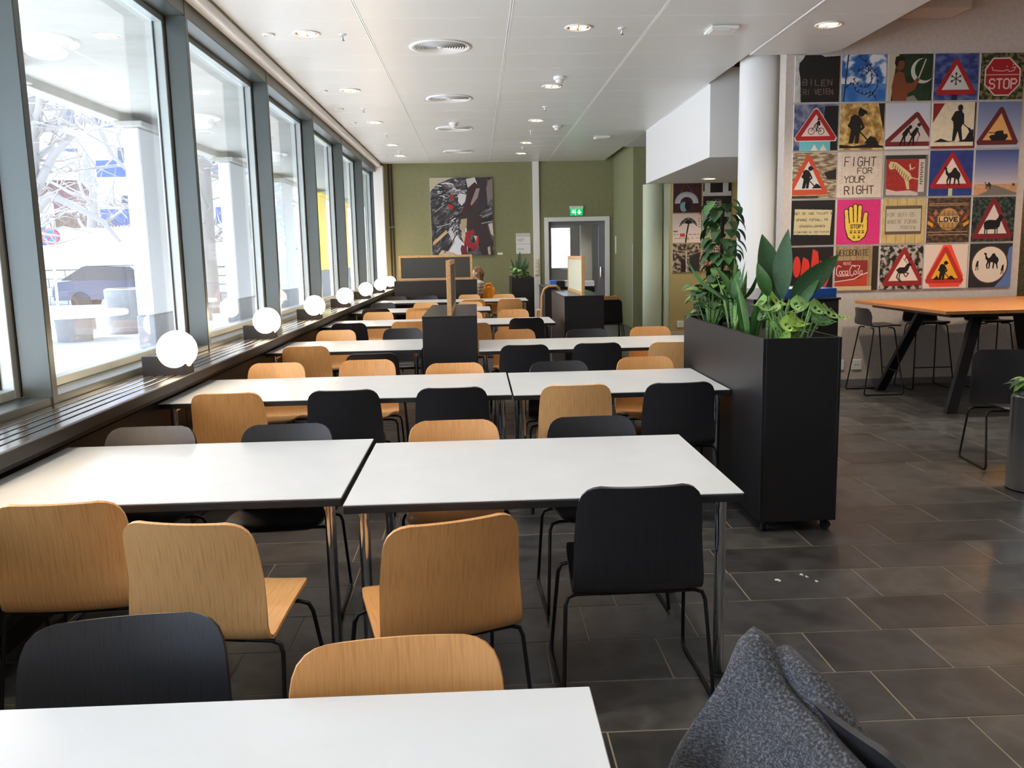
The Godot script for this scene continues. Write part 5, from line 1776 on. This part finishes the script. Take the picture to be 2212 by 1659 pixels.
# ---------------------------------------------------------------- back wall and what stands before it
func back_of_room():
	var pa = thing("abstract_painting", "large abstract painting in black, white and red on green wall", "painting", v3(-0.31, 2.47, -20.395))
	part(pa, "canvas", one(v3(-0.725, -0.9, 0.0), v3(0.725, 0.9, 0.05), 0.003), M.wallwhite)
	var s = st()
	pic(s, v3(0, 0, 0.0505), v3(0.722, 0, 0), v3(0, 0.897, 0))
	part(pa, "painted_face", s, printed(abstract_art()))
	single("caption_card", "small white caption card beside the painting", "card", one(v3(0.5, 1.58, -20.4), v3(0.62, 1.63, -20.39), 0.001), M.white)
	var nb = thing("notice_board", "white notice sheet on the green wall beside the pillar", "notice", v3(1.11, 1.83, -20.4))
	part(nb, "sheet", one(v3(-0.17, -0.24, 0), v3(0.17, 0.24, 0.012), 0.002), M.white)
	page(128, 180, C(232, 232, 228))
	rc(0, 0, 100, 18, C(204, 204, 200))
	for q in [[8, 28, 50], [8, 36, 42], [8, 76, 50]]:
		rc(q[0], q[1], q[2], 2.5, C(150, 150, 150))
	rc(0, 52, 100, 1, C(120, 120, 120))
	s = st()
	pic(s, v3(0, 0, 0.0125), v3(0.168, 0, 0), v3(0, 0.238, 0))
	part(nb, "printed_text", s, printed(I))
	var sw = thing("switch_panel", "cream column of light switches on the white pillar", "switch", v3(1.42, 1.27, -20.34))
	part(sw, "back_box", one(v3(-0.05, -0.2, 0), v3(0.05, 0.2, 0.02), 0.004), mt(C(222, 210, 186), 0.5))
	for k in 4:
		part(sw, "rocker", one(v3(-0.036, -0.18 + k * 0.095, 0.0201), v3(0.036, -0.1 + k * 0.095, 0.032), 0.004), mt(C(232, 222, 200), 0.4))
	# door with casing
	var dr = struct("door_1")
	for g in [[1.61, 1.71], [3.05, 3.15]]:
		part(dr, "casing_upright", one(v3(g[0], 0, -20.35), v3(g[1], 2.42, -20.6), 0.004), M.white)
	part(dr, "casing_head", one(v3(1.711, 2.32, -20.35), v3(3.049, 2.42, -20.6), 0.004), M.white)
	for g in [[1.711, 1.78], [2.90, 3.049]]:
		part(dr, "leaf_stile", one(v3(g[0], 0.01, -20.45), v3(g[1], 2.319, -20.5), 0.003), M.grey)
	part(dr, "leaf_rail", one(v3(1.781, 2.23, -20.45), v3(2.899, 2.319, -20.5), 0.003), M.grey)
	part(dr, "leaf_rail", one(v3(1.781, 0.01, -20.45), v3(2.899, 0.2, -20.5), 0.003), M.grey)
	part(dr, "pane", one(v3(1.781, 0.201, -20.472), v3(2.899, 2.229, -20.478)), M.glass)
	part(dr, "handle", one(v3(2.93, 1.0, -20.40), v3(2.96, 1.25, -20.449), 0.005), M.chrome)
	# passage behind the door
	struct("floor_passage", one(v3(1.2, -0.1, -20.6), v3(4.2, 0.0, -25.0)), M.slate[2])
	struct("ceiling_passage", one(v3(1.2, 2.7, -20.6), v3(4.2, 2.9, -25.0)), M.panel)
	struct("wall_passage_left", one(v3(1.1, 0, -20.6), v3(1.25, 2.9, -25.0)), M.olive)
	struct("wall_passage_right", one(v3(3.6, 0, -20.6), v3(3.8, 2.9, -25.0)), M.brownwall)
	var wp = st()
	bc(wp, v3(1.1, 0, -25.0), v3(2.15, 2.9, -25.15))
	bc(wp, v3(2.72, 0, -25.0), v3(3.8, 2.9, -25.15))
	bc(wp, v3(2.15, 0, -25.0), v3(2.72, 1.12, -25.15))
	bc(wp, v3(2.15, 2.3, -25.0), v3(2.72, 2.9, -25.15))
	struct("wall_passage_end", wp, M.wallwhite)
	var pw = struct("window_10")
	part(pw, "frame_rail", one(v3(2.15, 1.12, -25.03), v3(2.72, 1.16, -25.1), 0.003), M.grey)
	part(pw, "pane", one(v3(2.15, 1.16, -25.07), v3(2.72, 2.3, -25.075)), M.glass)
	struct("trim_5", one(v3(2.85, 0, -23.5), v3(3.15, 2.7, -23.8), 0.004), M.wallwhite)
	# exit sign over the door
	var ex = thing("exit_sign", "green lit exit sign above the door", "exit sign", v3(2.37, 2.47, -20.4))
	part(ex, "housing", one(v3(-0.16, 0.14, 0), v3(0.16, 0.20, 0.07), 0.004), M.white)
	page(128, 80, C(20, 160, 90))
	ci(24, 24, 7, Color.WHITE)
	pg([14, 34, 34, 34, 34, 62, 14, 62], Color.WHITE)
	rc(40, 8, 3, 84, Color.WHITE)
	pg([66, 18, 78, 18, 78, 50, 90, 50, 72, 84, 54, 50, 66, 50], Color.WHITE)
	var em = StandardMaterial3D.new()
	em.albedo_color = Color.BLACK
	em.emission_enabled = true
	em.emission_texture = ImageTexture.create_from_image(I)
	em.emission = Color.WHITE
	em.emission_operator = BaseMaterial3D.EMISSION_OP_MULTIPLY
	em.emission_energy_multiplier = 1.2
	s = st()
	pic(s, v3(0, 0.06, 0.041), v3(0.15, 0, 0), v3(0, 0.08, 0))
	part(ex, "lit_face", s, em)
	part(ex, "sign_plate", one(v3(-0.15, -0.02, 0.03), v3(0.15, 0.139, 0.04), 0.001), M.white)
	var xl = AreaLight3D.new()
	xl.name = "sign_glow"
	xl.area_size = Vector2(0.3, 0.16)
	xl.light_color = Color(0.4, 1.0, 0.7)
	xl.light_energy = 0.04
	xl.shadow_enabled = true
	ex.add_child(xl)
	xl.position = v3(0, 0.06, 0.06)
	xl.rotation.y = PI
	# alarm plate and corner guard on the side wall
	single("alarm_plate", "white alarm unit with red mark on the side wall", "alarm", one(v3(3.235, 1.55, -20.1), v3(3.25, 1.95, -20.0), 0.003), M.white)
	single("corner_guard", "pale metal corner guard on the green wall corner", "corner guard", one(v3(3.242, 0.1, -17.92), v3(3.25, 1.75, -17.85), 0.001), M.alulight)
	# black counter with boxes in front of the door
	var cb = thing("service_counter", "black counter in front of the door, behind pale screen", "counter", v3(1.47, 0, -14.25))
	part(cb, "carcass", one(v3(-0.40, 0.03, -0.6), v3(0.40, 1.04, 0.6), 0.004), M.black)
	part(cb, "counter_top", one(v3(-0.41, 1.041, -0.61), v3(0.41, 1.06, 0.61), 0.003), M.black_gloss)
	part(cb, "plinth", one(v3(-0.36, 0, -0.56), v3(0.36, 0.03, 0.56)), M.black)
	for q in [[1.21, -13.75, 0.05, 0.10, C(60, 110, 200), "blue carton at the left end of the service counter"], [1.33, -13.75, 0.055, 0.095, C(24, 24, 28), "black carton between blue and white on the service counter"], [1.50, -13.78, 0.10, 0.095, C(226, 228, 230), "white carton in the middle of the service counter"], [1.78, -13.8, 0.09, 0.08, C(222, 222, 222), "white carton at the right end of the service counter"]]:
		var b = thing("carton", q[5], "box", v3(q[0], 1.061, q[1]), 0, "cartons on the service counter")
		part(b, "tray", one(v3(-q[2], 0, -0.12), v3(q[2], q[3] * 0.75, 0.12), 0.003), mt(q[4], 0.5))
		part(b, "lid", one(v3(-q[2] - 0.003, q[3] * 0.751, -0.123), v3(q[2] + 0.003, q[3], 0.123), 0.003), mt(q[4], 0.45))
	# wooden high chair for children
	var hc = thing("child_high_chair", "pale wooden child high chair left of the right-hand divider", "high chair", v3(1.10, 0, -13.2), 0.2)
	for g in [-1.0, 1.0]:
		s = st()
		tube(s, [v3(g * 0.2, 0, 0.24), v3(g * 0.17, 0.5, 0.14), v3(g * 0.15, 0.95, 0.12), v3(g * 0.12, 1.06, 0.16), v3(g * 0.06, 1.10, 0.19)], 0.018, 8)
		part(hc, "rear_leg", s, M.oakframe)
		s = st()
		tube(s, [v3(g * 0.2, 0, -0.24), v3(g * 0.17, 0.5, -0.12), v3(g * 0.16, 0.74, -0.10)], 0.018, 8)
		part(hc, "front_leg", s, M.oakframe)
		s = st()
		tube(s, [v3(g * 0.165, 0.73, -0.10), v3(g * 0.16, 0.74, 0.13)], 0.015, 8)
		part(hc, "armrest", s, M.oakframe)
	part(hc, "seat", one(v3(-0.16, 0.50, -0.13), v3(0.16, 0.52, 0.13), 0.004), M.oakframe)
	part(hc, "footrest", one(v3(-0.17, 0.24, -0.2), v3(0.17, 0.26, -0.1), 0.004), M.oakframe)
	s = st()
	tube(s, [v3(-0.06, 1.10, 0.19), v3(0.06, 1.10, 0.19)], 0.018, 8)
	part(hc, "back_rail", s, M.oakframe)
	# the seated woman behind the crosswise divider
	copy(M.chair_oak, "oak shell chair on which the woman sits, mostly hidden", v3(0.08, 0, -18.45), PI / 2, "oak shell chairs")
	var w = thing("person", "seated person with shoulder-length fair hair and pale striped sweater", "person", v3(0.04, 0.0, -18.45), PI / 2)
	var b = []
	# local axes: faces -z, seat at y 0.45
	b.append([v3(0, 0.53, 0.06), 0.14, v3(0, 0.75, 0.05), 0.12])
	b.append([v3(-0.05, 0.75, 0.05), 0.115, v3(-0.08, 0.95, 0.02), 0.105])
	b.append([v3(0.05, 0.75, 0.05), 0.115, v3(0.08, 0.95, 0.02), 0.105])
	b.append([v3(-0.15, 0.985, 0.01), 0.06, v3(0.15, 0.985, 0.01), 0.06])
	b.append([v3(0, 0.98, 0.0), 0.06, v3(0, 1.09, -0.02), 0.05])
	for g in [-1.0, 1.0]:
		b.append([v3(g * 0.17, 0.98, 0.01), 0.055, v3(g * 0.21, 0.74, -0.06), 0.043])
		b.append([v3(g * 0.21, 0.74, -0.06), 0.042, v3(g * 0.12, 0.72, -0.30), 0.030])
		b.append([v3(g * 0.12, 0.72, -0.30), 0.026, v3(g * 0.11, 0.72, -0.37), 0.026])
		b.append([v3(g * 0.09, 0.53, 0.03), 0.095, v3(g * 0.10, 0.52, -0.38), 0.06])
		b.append([v3(g * 0.10, 0.52, -0.38), 0.058, v3(g * 0.10, 0.10, -0.36), 0.042])
		b.append([v3(g * 0.10, 0.06, -0.34), 0.045, v3(g * 0.10, 0.04, -0.52), 0.035])
	var sweater = mt(C(206, 196, 186), 0.9, 0.0, noise(0.02, [[0.0, Color(0.62, 0.60, 0.58)], [0.5, Color.WHITE], [1.0, Color(0.8, 0.78, 0.75)]], 64, 61, 2), v3(0.2, 14, 0.2))
	part(w, "body", flesh(b, 0.016, 0.04), sweater)
	var skin = mt(C(214, 172, 148), 0.6)
	var hb = [[v3(0, 1.235, -0.04), 0.088, v3(0, 1.20, -0.055), 0.08], [v3(0, 1.15, -0.075), 0.055, v3(0, 1.13, -0.09), 0.035], [v3(0, 1.20, -0.13), 0.012, v3(0, 1.175, -0.148), 0.013], [v3(-0.088, 1.19, -0.04), 0.014, v3(-0.09, 1.21, -0.035), 0.014], [v3(0.088, 1.19, -0.04), 0.014, v3(0.09, 1.21, -0.035), 0.014], [v3(0, 1.13, -0.03), 0.05, v3(0, 1.05, -0.01), 0.05]]
	part(w, "head", flesh(hb, 0.008, 0.02), skin)
	for g in [-1.0, 1.0]:
		part(w, "eye", ball(0.011, 12), M.white, v3(g * 0.032, 1.21, -0.126))
		var fb = []
		for f in 4:
			var x = g * 0.11 + (f - 1.5) * 0.02
			fb.append([v3(x, 0.72, -0.385), 0.010, v3(x, 0.712, -0.425 - 0.008 * sin(f * 1.2)), 0.009])
			fb.append([v3(x, 0.712, -0.425 - 0.008 * sin(f * 1.2)), 0.009, v3(x, 0.69, -0.45 - 0.008 * sin(f * 1.2)), 0.008])
		fb.append([v3(g * 0.085, 0.72, -0.345), 0.012, v3(g * 0.06, 0.712, -0.395), 0.010])
		fb.append([v3(g * 0.11, 0.72, -0.34), 0.026, v3(g * 0.11, 0.718, -0.375), 0.03])
		part(w, "hand", flesh(fb, 0.006, 0.006), skin)
	var hair = [[v3(0, 1.255, -0.02), 0.098, v3(0, 1.19, 0.02), 0.098]]
	for k in 7:
		var x = -0.09 + k * 0.03
		hair.append([v3(x, 1.22, 0.05 - abs(x) * 0.5), 0.04, v3(x * 1.05, 1.04, 0.075 - abs(x) * 0.4), 0.024])
	part(w, "hair", flesh(hair, 0.01, 0.02), mt(C(150, 116, 76), 0.6, 0.0, noise(0.03, [[0.0, Color(0.6, 0.55, 0.5)], [1.0, Color.WHITE]], 64, 62, 3), v3(12, 0.6, 12)))
	var oj = thing("orange_jacket", "orange jacket hanging on a chair beside the seated person", "jacket", v3(0.24, 0.45, -17.75))
	copy(M.chair_oak, "oak shell chair under the orange jacket, mostly hidden", v3(0.25, 0, -17.95), 0.1, "oak shell chairs")
	var rows = []
	for i in 13:
		var u = i / 12.0 * 2.0 - 1.0
		var r = []
		for j in 15:
			var v = (j - 7) / 7.0
			var y = 0.50 - 0.03 * u * u - 0.40 * max(0.0, abs(v) - 0.08)
			r.append(v3(u * (0.11 + 0.06 * abs(v)), y, 0.075 + sign(v) * (0.03 + 0.03 * abs(v)) + 0.012 * sin(u * 9.0 + v * 3.0)))
		rows.append(r)
	s = st()
	sheet(s, rows, 0.012)
	part(oj, "back_cloth", s, mt(C(226, 140, 34), 0.8))
	s = st()
	tube(s, [v3(-0.07, 0.49, 0.14), v3(-0.04, 0.54, 0.15), v3(0.03, 0.55, 0.15), v3(0.07, 0.48, 0.15)], [0.025, 0.03, 0.03, 0.02], 10)
	part(oj, "hood", s, mt(C(216, 128, 28), 0.8))

# ---------------------------------------------------------------- fittings on the ceiling
func ceiling_fittings():
	var Y = 3.70
	var od = ["nearest", "second", "third", "fourth", "farthest"]
	for i in 5:
		downlight(-1.55, Y, [-8.58, -11.42, -14.1, -16.92, -18.75][i], "lit round downlight in the row along the windows, " + od[i], M)
		downlight(1.02, Y, [-8.47, -11.33, -14.15, -16.91, -18.67][i], "lit round downlight in the row along the aisle, " + od[i], M)
	for i in 4:
		downlight(-1.55, Y, [-5.75, -2.9, -0.05, 2.8][i], "round downlight above the window-side tables, out of view, " + ["last", "third", "second", "first"][i], M, 1.0 if i < 2 else 0.9)
		downlight(1.02, Y, [-5.65, -2.8, 0.0, 2.8][i], "round downlight above the aisle, out of view, " + ["last", "third", "second", "first"][i], M, 1.0 if i < 2 else 0.9)
	downlight(3.42, Y, -8.47, "lit round downlight in the ceiling strip before the prints", M, 2.2)
	downlight(3.42, Y, -4.4, "round downlight in the right ceiling strip, out of view", M, 0.7)
	downlight(4.9, 4.65, -7.6, "downlight in the high ceiling over the high table, left", M, 3.2)
	downlight(6.9, 4.65, -7.6, "downlight in the high ceiling over the high table, right", M, 3.2)
	downlight(2.5, 2.70, -22.6, "lit downlight in the passage behind the door", M, 0.8)
	downlight(3.95, 2.78, -14.6, "lit round downlight under the white bulkhead", M, 0.8)
	for i in 4:
		var t = thing("air_vent", "round white ceiling air vent, %s from the camera" % ["nearest", "second", "third", "fourth"][i], "air vent", v3(-0.31, Y, [-9.17, -12.1, -14.9, -18.16][i]), 0, "round ceiling vents")
		var s = st()
		lathe(s, [[0.315, 0.0], [0.32, -0.006], [0.29, -0.014], [0.27, -0.006]], 40)
		part(t, "rim", s, M.white)
		s = st()
		lathe(s, [[0.27, -0.004], [0.0, -0.004]], 32)
		part(t, "back_disc", s, M.grey)
		for k in 9:
			s = st()
			var r = 0.255 - k * 0.027
			lathe(s, [[r, -0.006], [r + 0.009, -0.014], [r + 0.011, -0.013], [r + 0.002, -0.005]], 32)
			part(t, "louvre_ring", s, M.white)
		s = st()
		lathe(s, [[0.03, -0.005], [0.025, -0.014], [0.0, -0.016]], 16)
		part(t, "hub", s, M.white)
	var k = 0
	for q in [[-1.22, -8.63], [1.44, -8.51], [-1.56, -12.79], [1.05, -12.86], [1.0, -15.3], [-1.5, -15.4], [0.98, -17.6], [-1.5, -17.9]]:
		var t = thing("sprinkler", "small ceiling sprinkler head, " + ["nearest, window side", "nearest, aisle side", "second, window side", "second, aisle side", "third, aisle side", "third, window side", "farthest, aisle side", "farthest, window side"][k], "sprinkler", v3(q[0], Y, q[1]), 0, "sprinkler heads")
		var s = st()
		lathe(s, [[0.04, 0.0], [0.035, -0.008], [0.012, -0.012]], 16)
		part(t, "rosette", s, M.white)
		s = st()
		lathe(s, [[0.008, -0.012], [0.008, -0.05], [0.0, -0.055]], 10)
		part(t, "nozzle", s, M.chrome)
		s = st()
		lathe(s, [[0.0, -0.058], [0.02, -0.058], [0.02, -0.055], [0.0, -0.055]], 12)
		part(t, "deflector", s, M.chrome)
		k += 1
	k = 0
	for q in [[-1.91, -8.6], [-1.9, -11.43], [-1.9, -12.8], [-1.9, -14.11], [-1.88, -16.9], [-1.88, -18.75]]:
		var t = thing("ceiling_speaker", "small round white disc near the windows, %s from the camera" % ["nearest", "second", "third", "fourth", "fifth", "sixth"][k], "ceiling disc", v3(q[0], Y, q[1]), 0, "small ceiling discs")
		var s = st()
		lathe(s, [[0.062, 0.0], [0.06, -0.012], [0.045, -0.016], [0.042, -0.010]], 20)
		part(t, "rim", s, M.white)
		s = st()
		lathe(s, [[0.042, -0.010], [0.0, -0.014]], 20)
		part(t, "cap", s, M.panel)
		k += 1
	for q in [[1.06, -10.76, "smoke detector beside the second aisle downlight"], [1.41, -14.8, "smoke detector beside the third aisle downlight"], [-0.31, -14.3, "smoke detector in front of the third air vent"]]:
		var t = thing("smoke_detector", "white " + q[2], "smoke detector", v3(q[0], Y, q[1]), 0, "smoke detectors")
		var s = st()
		lathe(s, [[0.075, 0.0], [0.07, -0.03], [0.055, -0.035]], 24)
		part(t, "base", s, M.white)
		s = st()
		lathe(s, [[0.05, -0.036], [0.05, -0.055], [0.035, -0.07], [0.0, -0.073]], 24)
		part(t, "sensor", s, M.white)
	for q in [[2.41, -8.55, "nearer"], [2.37, -16.22, "farther"]]:
		var t = thing("wifi_unit", "square white unit on the ceiling, %s one" % q[2], "ceiling unit", v3(q[0], Y, q[1]), 0, "square ceiling units")
		part(t, "casing", one(v3(-0.14, -0.035, -0.14), v3(0.14, -0.002, 0.14), 0.012), M.white)
		part(t, "cover", one(v3(-0.12, -0.045, -0.06), v3(0.06, -0.0355, 0.12), 0.006), M.white)

# ---------------------------------------------------------------- prints
func all_prints():
	var L = [["shirt", "photo print of a black shirt reading BILEN"], ["lights", "photo print of a string of lights against blue sky"], ["man", "photo print of a man in brown beside a crescent"], ["snow", "photo print of a snowflake warning sign"], ["stop", "photo print of a red STOP sign"], ["bicycle", "photo print of a cyclist warning sign"], ["yellow_digger", "photo print of a digging figure on yellow ground"], ["elderly", "photo print of an elderly couple warning sign"], ["suit_digger", "photo print of a man in a suit with shovel"], ["tank", "photo print of a tank warning sign"], ["roadworks", "photo print of a roadworks sign against rubble"], ["fight", "photo print reading FIGHT FOR YOUR RIGHT"], ["tiger", "photo print of a painted tiger on red"], ["camel", "photo print of a camel warning sign on blue"], ["desert", "photo print of camels on a desert road"], ["handball", "photo print of a cream notice about football"], ["hand", "pink photo print of a yellow stop hand"], ["shop_sign", "photo print of a faded sign on yellow boards"], ["love", "photo print of carved globe reading LOVE"], ["sheep", "photo print of a sheep warning sign"], ["red_bars", "photo print of red shapes on black, behind leaves"], ["cola", "photo print of a hand-painted red cola sign"], ["deer", "photo print of a leaping deer sign"], ["orange_digger", "photo print of a yellow roadworks sign with orange tape"], ["round_camel", "photo print of a round camel sign"]]
	for i in L.size():
		hang(L[i][0], L[i][1], v3(3.565 + 0.522 * (i % 5) + 0.25, 3.69 - 0.522 * (i / 5) - 0.25, -9.73), 0.25)
	var F = [["wall_find", "small far print of a pale fan on dark boards"], ["facade", "small far print of a dark facade reading EROS"], ["palm", "small far print of a black palm tree"], ["dusk", "small far print of a yellow dusk sky"], ["old_boat", "small far print of weathered planks"], ["stones", "small far print of stones with red"]]
	for i in F.size():
		hang(F[i][0], F[i][1], v3(3.53 + 0.54 * (i % 2) + 0.26, 2.77 - 0.53 * (i / 2) - 0.255, -15.5), 0.255)
func hang(art, label, pos, h):
	var t = thing("photo_print", label, "wall print", pos, 0, "square photo prints on the walls")
	part(t, "board", one(v3(-h, -h, 0.0), v3(h, h, 0.018), 0.001), M.white)
	var s = st()
	pic(s, v3(0, 0, 0.0184), v3(h, 0, 0), v3(0, h, 0))
	part(t, "printed_face", s, printed(print_art(art)))

# ---------------------------------------------------------------- crumbs on the floor
func small_things():
	var k = 0
	for q in [[1.42, -3.92, 0.014], [1.56, -3.98, 0.009], [1.575, -3.95, 0.008], [1.60, -3.89, 0.007]]:
		var s = st()
		bx(s, v3(0, 0.004, 0), v3(q[2] * 1.6, 0.007, q[2]), 0.002, Basis(Vector3.UP, k * 0.7))
		bx(s, v3(q[2] * 0.6, 0.003, q[2] * 0.7), v3(q[2], 0.005, q[2] * 0.8), 0.001, Basis(Vector3.UP, 1 + k))
		single("crumb", "white paper crumb on the slate floor, " + ["largest one", "second one", "third one", "rightmost one"][k], "crumb", s, M.white, v3(q[0], 0, q[1]), 0, "crumbs on the floor")
		k += 1
